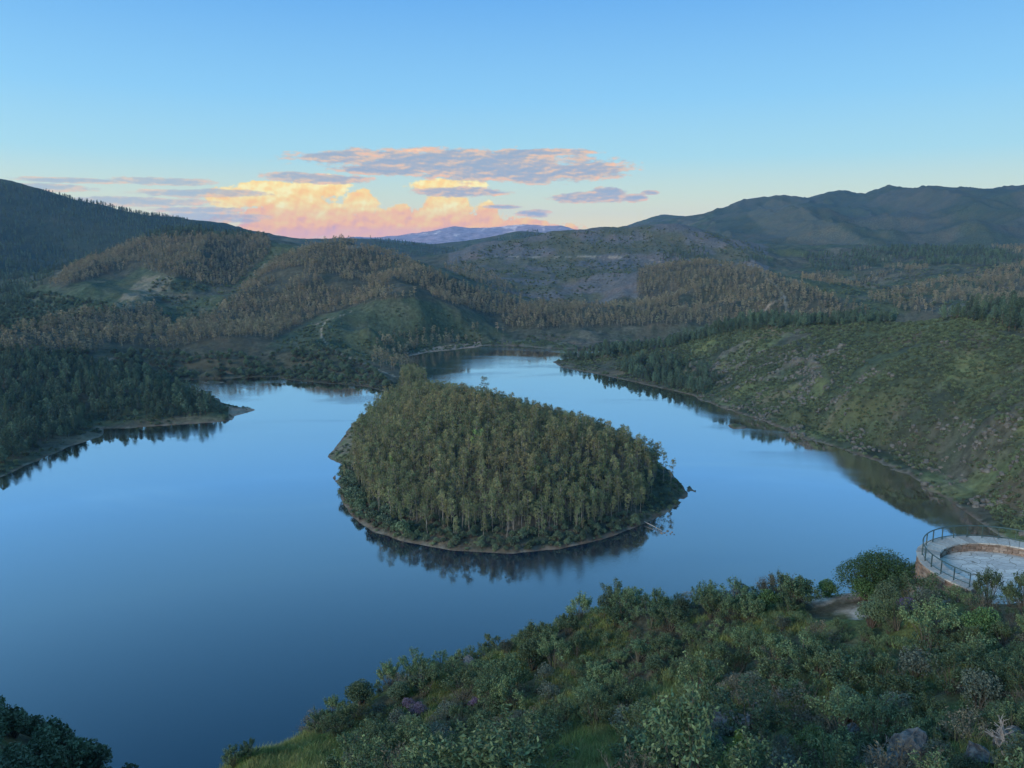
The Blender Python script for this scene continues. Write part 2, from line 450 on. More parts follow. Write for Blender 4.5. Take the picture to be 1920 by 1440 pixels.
def relief_noise(x, y, h, r):
    """gullies and bumps; none at the waterline"""
    k = sstep(0.3, 9, h)
    wx = x + 40 * (fbm(x / 130, y / 130, 2, 50) - .5); wy = y + 40 * (fbm(x / 130, y / 130, 2, 60) - .5)
    n = (ridged(wx / 150, wy / 150, 4, 3) - 0.45) * 13
    n += (ridged(wx / 42, wy / 42, 3, 8) - 0.45) * 3.6 * np.clip((h - 4) / 15, 0, 1)
    mid = sstep(880, 1000, r) * (1 - sstep(2200, 2600, r))
    n += mid * ((ridged(wx / 330 + 8, wy / 330, 3, 13) - .45) * 26 + (ridged(wx / 120, wy / 120, 3, 14) - .45) * 9)
    isl = (r < 620) & (h < 30) & (x > -120) & (x < 130)
    n = np.where(isl, n * 0.25, n)
    n = n * np.where(r < 620, 0.7, 1.0)
    far = sstep(1700, 3000, r)
    big = (ridged(wx / 700 + 3, wy / 700, 6, 21) - 0.45) * 110
    vf = sstep(7800, 10000, r)
    gap = np.exp(-((np.arctan2(x, y) + .10) / .24) ** 2)
    big = big * (.62 - .45 * gap + .65 * sstep(.18, .30, np.arctan2(x, y))) - 9 * gap
    n = n * (1 - far) + big * far + vf * (ridged(x / 1500, y / 1500, 6, 31) - 0.5) * 85
    n = n * k
    n += (fbm(x / 9, y / 9, 3, 71) - .5) * 1.5 * sstep(-.6, 1.2, h)     # small irregularities, also at the water's edge
    n += np.where(r < 1400, (fbm(x / 3.2, y / 3.2, 2, 75) - .5) * 0.7, 0) * sstep(-.3, .8, h)
    return n

def rock_mask(x, y, px, py, h, r):
    """rocky outcrops of the right-hand hill and the far cliffs"""
    n = ridged(x / 22 + 0.3 * vnoise(x / 9, y / 9, 5), y / 30, 4, 91)
    m = sstep(0.50, 0.72, n) * sstep(0.42, 0.6, fbm(x / 75 + 4, y / 75, 2, 95))
    right = (px > 1290) & (r < 720) & (py > 640) & (h > -1)
    cliff = (px > 940) & (px < 1130) & (h < 24) & (h > 0) & (r > 900) & (r < 1000)
    return np.where(right, m, 0) + np.where(cliff, sstep(0.4, 0.7, n) * 0.55, 0)

h0 = hm + relief_noise(GX, GY, hm, RR)
PX, PY = project(GX, GY, h0)
rk = rock_mask(GX, GY, PX, PY, h0, RR)
h0 = h0 + rk * 2.6 * (0.4 + vnoise(GX / 2.6, GY / 4.2, 77))
HM = h0

def height(x, y):
    t = np.arctan2(x, y); r = np.log(np.maximum(np.hypot(x, y), 1))
    a = np.clip((t - TH0) / (TH1 - TH0) * (NT - 1), 0, NT - 1.001); b = np.clip((r - R0) / (R1 - R0) * (NR - 1), 0, NR - 1.001)
    i, j = a.astype(int), b.astype(int); a = a - i; b = b - j
    return (HM[i, j] * (1 - a) + HM[i + 1, j] * a) * (1 - b) + (HM[i, j + 1] * (1 - a) + HM[i + 1, j + 1] * a) * b

def inpoly(px, py, poly):
    c = np.zeros(np.shape(px), bool)
    n = len(poly)
    for i in range(n):
        x0, y0 = poly[i]; x1, y1 = poly[(i + 1) % n]
        if y0 == y1: continue
        k = (py < y0) != (py < y1)
        c ^= k & (px < (x1 - x0) * (py - y0) / (y1 - y0) + x0)
    return c

# visibility of a ground point from the eye (running maximum of slope along each azimuth)
SL = (HM - H) / RR
VM = np.maximum.accumulate(SL, axis=1)
def visible(x, y, z, top):
    t = np.arctan2(x, y); r = np.log(np.hypot(x, y))
    i = np.clip((t - TH0) / (TH1 - TH0) * (NT - 1), 0, NT - 1).astype(int); j = np.clip((r - R0) / (R1 - R0) * (NR - 1) - 2, 0, NR - 1).astype(int)
    return (z + top - H) / np.hypot(x, y) > VM[i, j] - 0.001

# ------------------------------------------------------------------ what grows where (albedo of the ground)
ISL_W = []     # island outline in world metres
for x, y in ISLAND:
    a, t = azel(x, y); D = -H / float(t); ISL_W.append((D * math.sin(a), D * math.cos(a)))

def on_island(x, y):
    return inpoly(x, y, ISL_W)

WOODS = [[(640, 452), (530, 470), (480, 520), (410, 585), (200, 665), (480, 668), (510, 640), (600, 592), (700, 566), (760, 558), (860, 575), (940, 600), (1050, 600), (980, 570), (900, 545), (820, 514), (760, 488), (700, 466)],
         [(90, 540), (150, 490), (260, 450), (330, 445), (500, 445), (510, 470), (430, 545), (330, 520), (260, 500), (150, 530)],
         [(-100, 650), (0, 625), (150, 590), (290, 575), (320, 610), (230, 662), (0, 672)],
         [(940, 600), (1000, 572), (1100, 568), (1350, 598), (1370, 612), (1200, 612), (950, 618)],
         [(1195, 580), (1195, 500), (1280, 490), (1400, 505), (1500, 535), (1640, 590), (1560, 600), (1350, 600)],
         [(-100, 690), (-100, 650), (230, 660), (480, 665), (620, 655), (700, 690), (748, 735), (600, 722), (520, 712), (310, 716), (190, 695)]]
def ground_albedo(x, y, z, px, py, r):
    n1 = fbm(x / 60, y / 60, 4, 201); n2 = fbm(x / 14, y / 14, 3, 211); n3 = fbm(x / 5, y / 5, 3, 221)
    k_ = np.where((r > 640) & ~((px > 1040) & (r < 900)), .82, .82)[..., None]
    heath = np.array([0.070, 0.074, 0.054]); green = np.array([0.060, 0.080, 0.044]); grass = np.array([0.092, 0.118, 0.048])
    dry = np.array([0.155, 0.14, 0.10]); dark = np.array([0.028, 0.042, 0.030]); soil = np.array([0.16, 0.125, 0.095]); purple = np.array([0.092, 0.092, 0.096])
    rock = np.array([0.17, 0.155, 0.13]); snow = np.array([0.52, 0.40, 0.38]); litter = np.array([0.085, 0.07, 0.05])  # snow colour carries the pink of the sunset light
    def mix(a, b, f): return a * (1 - f[..., None]) + b * f[..., None]
    c = mix(np.broadcast_to(heath, x.shape + (3,)), green, sstep(0.4, 0.6, n1))
    c = mix(c, dark, sstep(0.52, 0.68, n2) * 0.75)
    c = mix(c, dry, sstep(0.60, 0.74, fbm(x / 34, y / 34, 4, 231)) * 0.55)
    c = c * k_
    # brown heath hill
    m = ((px > 840) & (px < 1440) & (r > 1280) & (r < 2400)).astype(float)
    c = mix(c, mix(np.broadcast_to(purple, c.shape), heath, sstep(0.45, 0.6, n1)), m * 0.8)
    # forest floor under the woods
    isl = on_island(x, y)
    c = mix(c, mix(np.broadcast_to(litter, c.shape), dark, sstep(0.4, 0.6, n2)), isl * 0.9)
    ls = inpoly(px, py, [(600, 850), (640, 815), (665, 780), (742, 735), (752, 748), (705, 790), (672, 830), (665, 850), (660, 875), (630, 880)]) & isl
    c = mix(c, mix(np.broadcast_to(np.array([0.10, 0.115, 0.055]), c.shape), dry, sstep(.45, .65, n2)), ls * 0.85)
    # big blue mountain spurs with grass
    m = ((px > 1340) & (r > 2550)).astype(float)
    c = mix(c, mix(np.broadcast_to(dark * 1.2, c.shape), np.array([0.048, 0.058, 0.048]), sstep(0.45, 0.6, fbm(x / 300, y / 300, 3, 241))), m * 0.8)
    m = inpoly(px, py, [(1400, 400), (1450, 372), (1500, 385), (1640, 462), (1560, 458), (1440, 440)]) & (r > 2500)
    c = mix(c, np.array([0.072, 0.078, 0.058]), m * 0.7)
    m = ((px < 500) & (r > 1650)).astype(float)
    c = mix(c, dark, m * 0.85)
    # green meadow strips on the right-hand hill and the foothill
    rh = (px > 1250) & (r < 800)
    c = mix(c, grass * 1.1, (rh * sstep(0.58, 0.72, fbm(x / 30 + 9, y / 30, 4, 251))) * 0.55)
    fh = inpoly(px, py, [(480, 650), (600, 592), (700, 560), (800, 560), (900, 590), (930, 625), (850, 640), (760, 690), (700, 680), (600, 655)]) & (r < 1060) & (r > 650)
    c = mix(c, mix(np.broadcast_to(np.array([0.050, 0.062, 0.042]), c.shape), green * .85, n2), fh * 0.6)
    m = inpoly(px, py, [(0, 560), (60, 540), (200, 540), (300, 480), (320, 510), (200, 600), (60, 640), (0, 640)]) & (r < 1500) & (r > 800)
    c = mix(c, green * 0.9, m * 0.6)
    m = inpoly(px, py, [(210, 570), (290, 500), (330, 520), (250, 590)]) & (r < 1500)
    c = mix(c, dry, m * sstep(.35, .6, n2) * 0.8)
    # eroded pale gullies
    for pl in ([(540, 462), (480, 510), (430, 545), (380, 590), (330, 620)], [(560, 640), (520, 660)], [(230, 665), (200, 680), (186, 688)]):
        pass
    c = mix(c, rock * .72, np.clip(rock_mask(x, y, px, py, z, r), 0, 1) * (.35 + .5 * n3))
    # snow and rock of the far range, sunset pink and haze mixed into the colours
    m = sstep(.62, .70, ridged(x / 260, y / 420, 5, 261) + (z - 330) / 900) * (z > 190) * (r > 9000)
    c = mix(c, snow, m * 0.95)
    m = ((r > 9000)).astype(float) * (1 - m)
    c = mix(c, np.array([0.27, 0.20, 0.22]), m * 0.9)  # bare rock of the range, paled to lilac to stand for distance haze
    # bare drawdown rim along the water
    w = 0.22 + .45 * n2 + .45 * sstep(.5, .7, n1)
    rim = (1 - sstep(w * 0.6, w, z)) * (r < 1100)
    c = mix(c, mix(np.broadcast_to(soil * 0.62, c.shape), rock * .8, sstep(.4, .7, n3)), rim * 0.85)
    wd = np.zeros(x.shape, bool)
    for pl in WOODS: wd |= inpoly(px, py, pl)
    c = mix(c, mix(np.broadcast_to(np.array([.038, .042, .030]), c.shape), np.array([.065, .062, .042]), sstep(.4, .65, n2)), (wd & (r > 640)) * .8)
    # pale spit and sandy shore of the far bay
    m = (inpoly(px, py, [(425, 762), (480, 762), (480, 778), (432, 790)]) & (r < 600)) | (inpoly(px, py, [(745, 680), (800, 652), (905, 640), (905, 655), (800, 668)]) & (r > 650) & (z < 5))
    c = mix(c, np.array([0.25, 0.19, 0.15]), m * 0.8)
    return c

# dirt tracks, drawn as bands of bare earth on the ground (pixel polyline, range window, half width m)
TRACKS = [([(612, 600), (601, 620), (604, 634), (616, 648), (630, 660), (660, 673), (700, 690), (740, 706)], 640, 1010, 1.1),
          ([(700, 568), (640, 592), (612, 600), (585, 612)], 800, 1060, .7),
          ([(925, 480), (1000, 482), (1080, 481), (1150, 482), (1240, 490)], 1400, 1900, 1.8),
          ([(1432, 516), (1455, 535), (1470, 556), (1476, 585)], 1000, 1350, 1.8),
          ([(1470, 556), (1445, 570), (1430, 585)], 1000, 1350, 2.6),
          ([(655, 463), (690, 463)], 1200, 1330, 6.0),
          ([(190, 686), (205, 676), (228, 663)], 700, 900, 1.8),
          ([(190, 686), (205, 676)], 700, 900, 1.3)]

def track_mask(x, y, z, px, py, r):
    m = np.zeros(x.shape)
    for pl, r0, r1, hw in TRACKS:
        best = np.full(x.shape, 1e9)
        for (x0, y0), (x1, y1) in zip(pl[:-1], pl[1:]):
            dx, dy = x1 - x0, y1 - y0
            t = np.clip(((px - x0) * dx + (py - y0) * dy) / (dx * dx + dy * dy), 0, 1)
            ex = (px - x0 - t * dx) * r / F
            ey = (py - y0 - t * dy) * r / F * 2.6
            best = np.minimum(best, np.hypot(ex, ey))
        m = np.maximum(m, (1 - sstep(hw * 0.6, hw * 1.5, best)) * ((r > r0) & (r < r1)))
    return m

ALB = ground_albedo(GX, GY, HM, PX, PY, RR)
PX, PY = project(GX, GY, HM)
tm = track_mask(GX, GY, HM, PX, PY, RR)
ALB = ALB * (1 - tm[..., None] * 0.8) + np.array([0.21, 0.19, 0.155]) * tm[..., None] * 0.8

M_HILL = terrain_mat('hill_ground', 0.22, 0.8, 1.2)
M_FAR = terrain_mat('mountain_ground', 0.012, 0.5, 6.0)

def sub_terrain(name, i0, i1, j0, j1, mask, mat, label, cat):
    idx = np.arange(NT * NR).reshape(NT, NR)[i0:i1, j0:j1]
    hh = HM[i0:i1, j0:j1]
    q = np.stack([idx[:-1, :-1], idx[1:, :-1], idx[1:, 1:], idx[:-1, 1:]], -1).reshape(-1, 4)
    keep = np.maximum.reduce([hh[:-1, :-1], hh[1:, :-1], hh[1:, 1:], hh[:-1, 1:]]).ravel() > -2.5
    mk = mask[i0:i1, j0:j1][:-1, :-1].ravel()
    q = q[keep & mk]
    used, inv = np.unique(q.ravel(), return_inverse=True)
    V = np.stack([GX.ravel()[used], GY.ravel()[used], HM.ravel()[used]], -1)
    me = raw_mesh(name, V, inv.reshape(-1, 4), mat, smooth=True)
    at = me.color_attributes.new('albedo', 'FLOAT_COLOR', 'POINT')
    col = np.ones((len(used), 4), np.float32); col[:, :3] = ALB.reshape(-1, 3)[used]
    at.data.foreach_set('color', col.ravel())
    return tag(add_obj(name, me), label, cat, kind='structure')

ISLM = on_island(GX, GY) | (inpoly(GX, GY, [(p[0] * 1.0, p[1]) for p in ISL_W]))
jm = int((math.log(5900.0) - R0) / (R1 - R0) * (NR - 1))
jn = int((math.log(800.0) - R0) / (R1 - R0) * (NR - 1))
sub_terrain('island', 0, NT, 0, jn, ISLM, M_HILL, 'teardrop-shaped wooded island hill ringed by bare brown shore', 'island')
RIGHTM = (TT > azel(1040, 700)[0]) & (RR < 900) & ~ISLM
sub_terrain('scrub_hill', 0, NT, 0, jm, RIGHTM, M_HILL, 'rocky green scrub hill rising from the right shore', 'hill')
sub_terrain('hills', 0, NT, 0, jm + 1, ~ISLM & ~RIGHTM, M_HILL, 'rolling wooded and heath-covered hills around the reservoir', 'hills')
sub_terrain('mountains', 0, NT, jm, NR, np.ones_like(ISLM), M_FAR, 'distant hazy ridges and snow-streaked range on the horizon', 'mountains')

# ------------------------------------------------------------------ water
def make_water():
    m, nt, out = new_mat('reservoir_water')
    tc = N(nt, 'ShaderNodeTexCoord')
    big = N(nt, 'ShaderNodeTexNoise'); big.inputs['Scale'].default_value = 0.010; big.inputs['Detail'].default_value = 3; big.inputs['Distortion'].default_value = 1.2
    mp = N(nt, 'ShaderNodeMapping'); mp.inputs['Scale'].default_value = (0.55, 1.6, 1); mp.inputs['Rotation'].default_value = (0, 0, 0.5)
    L(nt, tc.outputs['Object'], mp.inputs[0]); L(nt, mp.outputs[0], big.inputs['Vector'])
    patch = mth(nt, 'MULTIPLY_ADD', big.outputs['Fac'], 6.0, -2.75, True)
    n1 = N(nt, 'ShaderNodeTexNoise'); n1.inputs['Scale'].default_value = 1.1; n1.inputs['Detail'].default_value = 4
    L(nt, tc.outputs['Object'], n1.inputs['Vector'])
    n2 = N(nt, 'ShaderNodeTexNoise'); n2.inputs['Scale'].default_value = 0.18; n2.inputs['Detail'].default_value = 2
    L(nt, tc.outputs['Object'], n2.inputs['Vector'])
    b1 = N(nt, 'ShaderNodeBump'); b1.inputs['Distance'].default_value = 0.04
    L(nt, mth(nt, 'MULTIPLY_ADD', patch, 0.9, 0.12), b1.inputs['Strength'])
    L(nt, n1.outputs['Fac'], b1.inputs['Height'])
    b2 = N(nt, 'ShaderNodeBump'); b2.inputs['Distance'].default_value = 0.05; b2.inputs['Strength'].default_value = 0.15
    L(nt, n2.outputs['Fac'], b2.inputs['Height']); L(nt, b1.outputs[0], b2.inputs['Normal'])
    gl = N(nt, 'ShaderNodeBsdfGlossy'); gl.inputs['Roughness'].default_value = 0.05
    L(nt, mth(nt, 'MULTIPLY_ADD', patch, 0.10, 0.02), gl.inputs['Roughness'])
    L(nt, b2.outputs[0], gl.inputs['Normal'])
    df = N(nt, 'ShaderNodeBsdfDiffuse'); df.inputs['Color'].default_value = (0.004, 0.014, 0.028, 1)
    fr = N(nt, 'ShaderNodeFresnel'); fr.inputs['IOR'].default_value = 1.333
    mx = N(nt, 'ShaderNodeMixShader'); L(nt, mth(nt, 'MAXIMUM', mth(nt, 'MINIMUM', mth(nt, 'MULTIPLY_ADD', fr.outputs[0], 6.0, -.15), .97), .06), mx.inputs[0]); L(nt, df.outputs[0], mx.inputs[1]); L(nt, gl.outputs[0], mx.inputs[2])
    L(nt, mx.outputs[0], out.inputs[0])
    v = np.array([(-900, 20, 0), (1100, 20, 0), (1100, 1150, 0), (-900, 1150, 0)], float)
    tag(add_obj('water', raw_mesh('water', v, [(0, 1, 2, 3)], m)), 'calm blue reservoir water bending round the island', 'water', kind='structure')
make_water()

# ------------------------------------------------------------------ near hillside
near = []
def NP(px, py, D):
    a, t = azel(px, py)
    near.append((D * math.sin(a), D * math.cos(a), H + D * float(t)))
def NQ(px, D, z):
    a, _ = azel(px, 1200)
    near.append((D * math.sin(a), D * math.cos(a), z))
for a in [(1550, 1112, 47), (1480, 1110, 48), (1640, 1120, 47), (1350, 1125, 50), (1200, 1145, 52), (1100, 1165, 53), (1000, 1195, 53), (900, 1228, 53), (830, 1250, 53), (740, 1290, 52), (640, 1345, 50), (560, 1385, 48),
          (480, 1425, 45), (410, 1450, 43), (600, 1440, 38), (800, 1440, 32), (1000, 1440, 28), (1400, 1440, 23), (1900, 1440, 20.5), (1500, 1250, 35), (1200, 1280, 39),
          (1800, 1200, 36), (900, 1310, 45), (700, 1390, 43), (1650, 1350, 27), (1100, 1360, 33), (2100, 1440, 20), (2100, 1130, 42), (1700, 1122, 46), (1760, 1128, 43), (1880, 1128, 42)]:
    NP(*a)
PC = Vector((27.3, 39.5, 102.2))       # viewing platform centre, floor level
for th in range(0, 360, 30):
    z = 101.6 if 60 < th < 300 else 99.5
    if 190 < th < 330: z = 101.9
    near.append((PC.x + 4.6 * math.cos(math.radians(th)), PC.y + 4.6 * math.sin(math.radians(th)), z))
near.append((PC.x, PC.y, 101.7))
near += [(0, 2, 112), (-15, 0, 110), (15, 0, 112), (0, 12, 109.5), (12, 12, 110), (-12, 14, 106), (-30, 5, 104), (30, 15, 109), (40, 30, 104), (45, 45, 99), (-50, 0, 98), (0, -30, 118), (-50, -30, 108), (50, -30, 120), (60, 10, 112), (60, 60, 90)]
for x, D, z in [(1900, 62, 88), (1650, 60, 87), (1550, 62, 85), (1350, 66, 80), (1150, 68, 76), (950, 68, 74), (800, 68, 72), (650, 66, 70), (500, 62, 69), (380, 58, 70),
                (1900, 90, 62), (1500, 95, 55), (1100, 100, 50), (700, 98, 46), (450, 92, 44), (300, 76, 55), (300, 60, 66), (250, 50, 75), (200, 42, 83),
                (120, 88, 65.5), (60, 88, 68.5), (0, 88, 71), (190, 88, 62), (240, 86, 58), (285, 84, 50), (-60, 86, 74), (-200, 84, 80), (-400, 80, 88), (60, 65, 76), (120, 65, 74), (-150, 55, 84), (100, 40, 88),
                (60, 104, 58), (-100, 104, 64), (-300, 112, 64), (150, 104, 54), (300, 110, 36), (220, 100, 46), (-60, 130, 18), (100, 128, 12), (300, 130, 10), (600, 135, 10), (1000, 140, 10), (1500, 140, 12), (1900, 140, 16)]:
    NQ(x, D, z)
for x in range(-500, 2400, 150): NQ(x, 158, -6); NQ(x, 175, -12)
near = np.array(near)
wn = rbf_fit(near[:, :2], near[:, 2], 1.0)
NX = np.linspace(-125, 110, 420); NY = np.linspace(-14, 172, 340)
nx, ny = np.meshgrid(NX, NY, indexing='ij')
cx_, cy_ = np.linspace(-125, 110, 141), np.linspace(-14, 172, 115)
gx, gy = np.meshgrid(cx_, cy_, indexing='ij')
hn = rbf_eval(near[:, :2], wn, np.stack([gx, gy], -1).reshape(-1, 2), 1.0).reshape(gx.shape)
def bil(A, xs, ys, x, y):
    a = np.clip((x - xs[0]) / (xs[-1] - xs[0]) * (len(xs) - 1), 0, len(xs) - 1.001); b = np.clip((y - ys[0]) / (ys[-1] - ys[0]) * (len(ys) - 1), 0, len(ys) - 1.001)
    i, j = np.asarray(a).astype(int), np.asarray(b).astype(int); a = a - i; b = b - j
    return (A[i, j] * (1 - a) + A[i + 1, j] * a) * (1 - b) + (A[i, j + 1] * (1 - a) + A[i + 1, j + 1] * a) * b
hn = bil(hn, cx_, cy_, nx, ny)
dpl = np.hypot(nx - PC.x, ny - PC.y)
hn = hn + ((fbm(nx / 7, ny / 7, 4, 301) - .5) * 1.6 + (fbm(nx / 1.7, ny / 1.7, 3, 311) - .5) * 0.5) * sstep(4, 7, dpl)
hn = np.where(dpl < 5.2, np.minimum(hn, 101.85), hn)
def nheight(x, y): return bil(hn, NX, NY, np.asarray(x, float), np.asarray(y, float))

npx, npy = project(nx, ny, hn)
def near_albedo():
    n1 = fbm(nx / 9, ny / 9, 4, 321); n2 = fbm(nx / 2.2, ny / 2.2, 3, 331); n3 = fbm(nx / 0.8, ny / 0.8, 2, 341)
    def mix(a, b, f): return a * (1 - f[..., None]) + b * f[..., None]
    c = mix(np.broadcast_to(np.array([0.050, 0.050, 0.032]), nx.shape + (3,)), np.array([0.075, 0.095, 0.035]), sstep(.4, .6, n1))
    c = mix(c, np.array([0.14, 0.11, 0.07]), sstep(.52, .7, n2) * .6)
    c = mix(c, np.array([0.03, 0.032, 0.026]), sstep(.5, .66, n3) * .6)
    g = inpoly(npx, npy, [(370, 1440), (480, 1370), (560, 1360), (660, 1400), (650, 1460), (360, 1460)])
    c = mix(c, np.array([0.11, 0.19, 0.035]), g * sstep(.25, .5, n2))
    g = inpoly(npx, npy, [(1010, 1400), (1130, 1365), (1180, 1400), (1150, 1460), (1000, 1460)]) | inpoly(npx, npy, [(800, 1290), (850, 1280), (850, 1360), (790, 1370)])
    c = mix(c, np.array([0.19, 0.17, 0.08]), g * .8)
    p = inpoly(npx, npy, [(1490, 1098), (1530, 1088), (1600, 1092), (1670, 1110), (1660, 1150), (1600, 1165), (1560, 1140), (1500, 1130)]) | (np.hypot(nx - PC.x, ny - PC.y) < 5.2)
    c = mix(c, np.array([0.34, 0.31, 0.27]), p * sstep(.2, .45, n2))
    return c
na = near_albedo()
me = raw_mesh('hillside', np.stack([nx, ny, hn], -1).reshape(-1, 3),
              (lambda idx: np.stack([idx[:-1, :-1], idx[1:, :-1], idx[1:, 1:], idx[:-1, 1:]], -1).reshape(-1, 4))(np.arange(nx.size).reshape(nx.shape)),
              terrain_mat('hillside_ground', 3.0, 0.9, 0.12), smooth=True)
at = me.color_attributes.new('albedo', 'FLOAT_COLOR', 'POINT')
cc = np.ones((nx.size, 4), np.float32); cc[:, :3] = na.reshape(-1, 3); at.data.foreach_set('color', cc.ravel())
tag(add_obj('hillside', me), 'steep foreground hillside of grass and earth under the shrubs', 'hillside', kind='structure')

# ------------------------------------------------------------------ vegetation prototypes
FOL = {
    'euc': foliage_mat('eucalyptus_leaves', (0.115, 0.128, 0.054), (0.072, 0.098, 0.044), (0.160, 0.132, 0.060), 70),
    'eucg': foliage_mat('fresh_eucalyptus_leaves', (0.11, 0.16, 0.05), (0.12, 0.17, 0.05), (0.10, 0.15, 0.05), 70),
    'pine': foliage_mat('pine_needles', (0.040, 0.070, 0.048), (0.052, 0.085, 0.050), (0.034, 0.058, 0.044), 60, trans=.12),
    'oak': foliage_mat('oak_leaves', (0.042, 0.066, 0.044), (0.060, 0.085, 0.050), (0.050, 0.080, 0.040), 30, trans=.15),
    'far': foliage_mat('hill_eucalyptus_leaves', (0.150, 0.125, 0.078), (0.10, 0.105, 0.062), (0.19, 0.145, 0.090), 160),
    'scrub': foliage_mat('scrub_leaves', (0.048, 0.075, 0.040), (0.080, 0.104, 0.050), (0.042, 0.060, 0.038), 40, trans=.15),
    'cistus': foliage_mat('rockrose_leaves', (0.052, 0.088, 0.042), (0.080, 0.112, 0.048), (0.034, 0.064, 0.036), 12, leafvar=1.1, spec=.35),
    'green': foliage_mat('strawberry_tree_leaves', (0.042, 0.080, 0.030), (0.048, 0.088, 0.032), (0.038, 0.076, 0.028), 12, leafvar=.9),
    'lime': foliage_mat('broom_leaves', (0.20, 0.25, 0.045), (0.24, 0.27, 0.05), (0.16, 0.22, 0.045), 12, leafvar=.6),
    'lav': foliage_mat('heather_flowers', (0.09, 0.062, 0.11), (0.08, 0.065, 0.09), (0.10, 0.065, 0.13), 5, leafvar=.8),
    'grey': foliage_mat('grey_shrub_leaves', (0.060, 0.078, 0.060), (0.075, 0.09, 0.07), (0.05, 0.066, 0.052), 9, leafvar=.7),
}
M_PALE = plain_mat('pale_eucalyptus_bark', (0.19, 0.175, 0.15), 0.85, 0.5, 0.6)
M_BARK = plain_mat('dark_bark', (0.075, 0.06, 0.05), 0.9, 0.5, 1.5)
M_TWIG = plain_mat('grey_twigs', (0.095, 0.088, 0.07), 0.85, 0.5, 6.0)
M_DEAD = plain_mat('bleached_dead_wood', (0.24, 0.225, 0.21), 0.8, 0.45, 4.0)

def shell_pts(rng, c, rad, n, lo=0.55):
    d = rng.normal(size=(n, 3)); d /= np.linalg.norm(d, axis=1)[:, None]
    return np.asarray(c) + d * (rng.uniform(lo, 1, n) ** 0.6)[:, None] * np.asarray(rad)

def euc_proto(seed, hgt=16.0, crown_lo=0.5, width=2.6, nl=30, leaf=0.6, clumps=21, stems=1):
    rng = np.random.default_rng(seed)
    T, K = Geo(), Geo()
    for s in range(stems):
        lean = rng.normal(size=2) * (0.05 + .06 * (stems > 1)) * hgt
        b0 = rng.normal(size=2) * (0.4 if stems > 1 else 0)
        ts = np.linspace(0, 1, 7)
        wob = rng.normal(size=(7, 2)) * 0.12; wob[0] = 0
        pts = np.stack([b0[0] + lean[0] * ts ** 1.3 + wob[:, 0], b0[1] + lean[1] * ts ** 1.3 + wob[:, 1], -0.6 + ts * hgt * 0.92], -1)
        T.tube(pts, 0.20 * (1 - ts * 0.82), 6, False)
        for k in range(clumps // stems):
            f = rng.uniform(crown_lo, 1.0)
            z = -0.6 + f * hgt * 0.92
            j = min(int(f * 6), 5); a = f * 6 - j
            base = pts[j] * (1 - a) + pts[j + 1] * a
            ang = rng.uniform(0, 6.28); wr = width * (0.35 + 0.65 * math.sin(math.pi * min(1, (f - crown_lo) / (1 - crown_lo) * 0.8 + 0.12)))
            e = base + np.array([math.cos(ang) * wr * rng.uniform(.3, .9), math.sin(ang) * wr * rng.uniform(.3, .9), rng.uniform(0.3, 1.4)])
            T.tube([base, (base + e) / 2 + [0, 0, .2], e], [0.06, 0.045, 0.02], 4, False)
            rr = rng.uniform(0.5, 1.15) * (width / 2.4) ** .6
            K.leaves(shell_pts(rng, e, (rr, rr, rr * 0.75), nl), leaf, 0.6, rng)
        top = pts[-1] + [0, 0, hgt * 0.05]
        K.leaves(shell_pts(rng, top, (1.1, 1.1, 1.0), nl), leaf, 0.6, rng)
    return T, K

def pine_proto(seed, hgt=12.0, width=2.4, lo=0.22, n=620, leaf=0.62):
    rng = np.random.default_rng(seed)
    T, K = Geo(), Geo()
    lean = rng.normal(size=2) * 0.25
    T.tube([(0, 0, -0.6), (lean[0] * .5, lean[1] * .5, hgt * .5), (lean[0], lean[1], hgt * 0.93)], [0.22, 0.15, 0.04], 6, False)
    nc = 24
    for k in range(nc):
        f = lo + (1 - lo) * (k + rng.uniform(0, .9)) / nc
        prof = width * (min(1, (f - lo) / 0.30 + .40)) * (1 - ((f - lo) / (1.08 - lo)) ** 2.6) * rng.uniform(.55, 1.1)
        ang = k * 2.4 + rng.uniform(-.5, .5)
        c = np.array([lean[0] * f + math.cos(ang) * prof * .62, lean[1] * f + math.sin(ang) * prof * .62, hgt * f])
        rr = max(0.5, prof * .52)
        T.tube([(lean[0] * f, lean[1] * f, hgt * f - .2), c], [0.05, 0.02], 4, False)
        K.leaves(shell_pts(rng, c, (rr, rr, rr * .62), n // nc), leaf, 0.55, rng)
    K.leaves(shell_pts(rng, (lean[0], lean[1], hgt * .96), (.4, .4, .6), 14), leaf * .8, 0.5, rng)
    return T, K

def bush_proto(seed, rad=1.0, hgt=1.6, n=700, leaf=0.22, clumps=12, aspect=0.6, stems=7, trunk=0.05, lo=0.25):
    rng = np.random.default_rng(seed)
    T, K = Geo(), Geo()
    for k in range(clumps):
        ang = k * 2.4 + rng.uniform(-.6, .6); q = math.sqrt((k + .5) / clumps) * rng.uniform(.7, 1.1)
        rr = rad * rng.uniform(.30, .48)
        c = np.array([math.cos(ang) * q * rad * .72, math.sin(ang) * q * rad * .72, hgt * (lo + (0.78 - lo) * (1 - q * q * .75) * rng.uniform(.8, 1.15))])
        T.tube([(c[0] * .08, c[1] * .08, -.15), (c[0] * .5, c[1] * .5, c[2] * .5), c], [trunk, trunk * .7, trunk * .3], 5, False)
        K.leaves(shell_pts(rng, c, (rr, rr, rr * .85), n // clumps), leaf, aspect, rng)
    return T, K

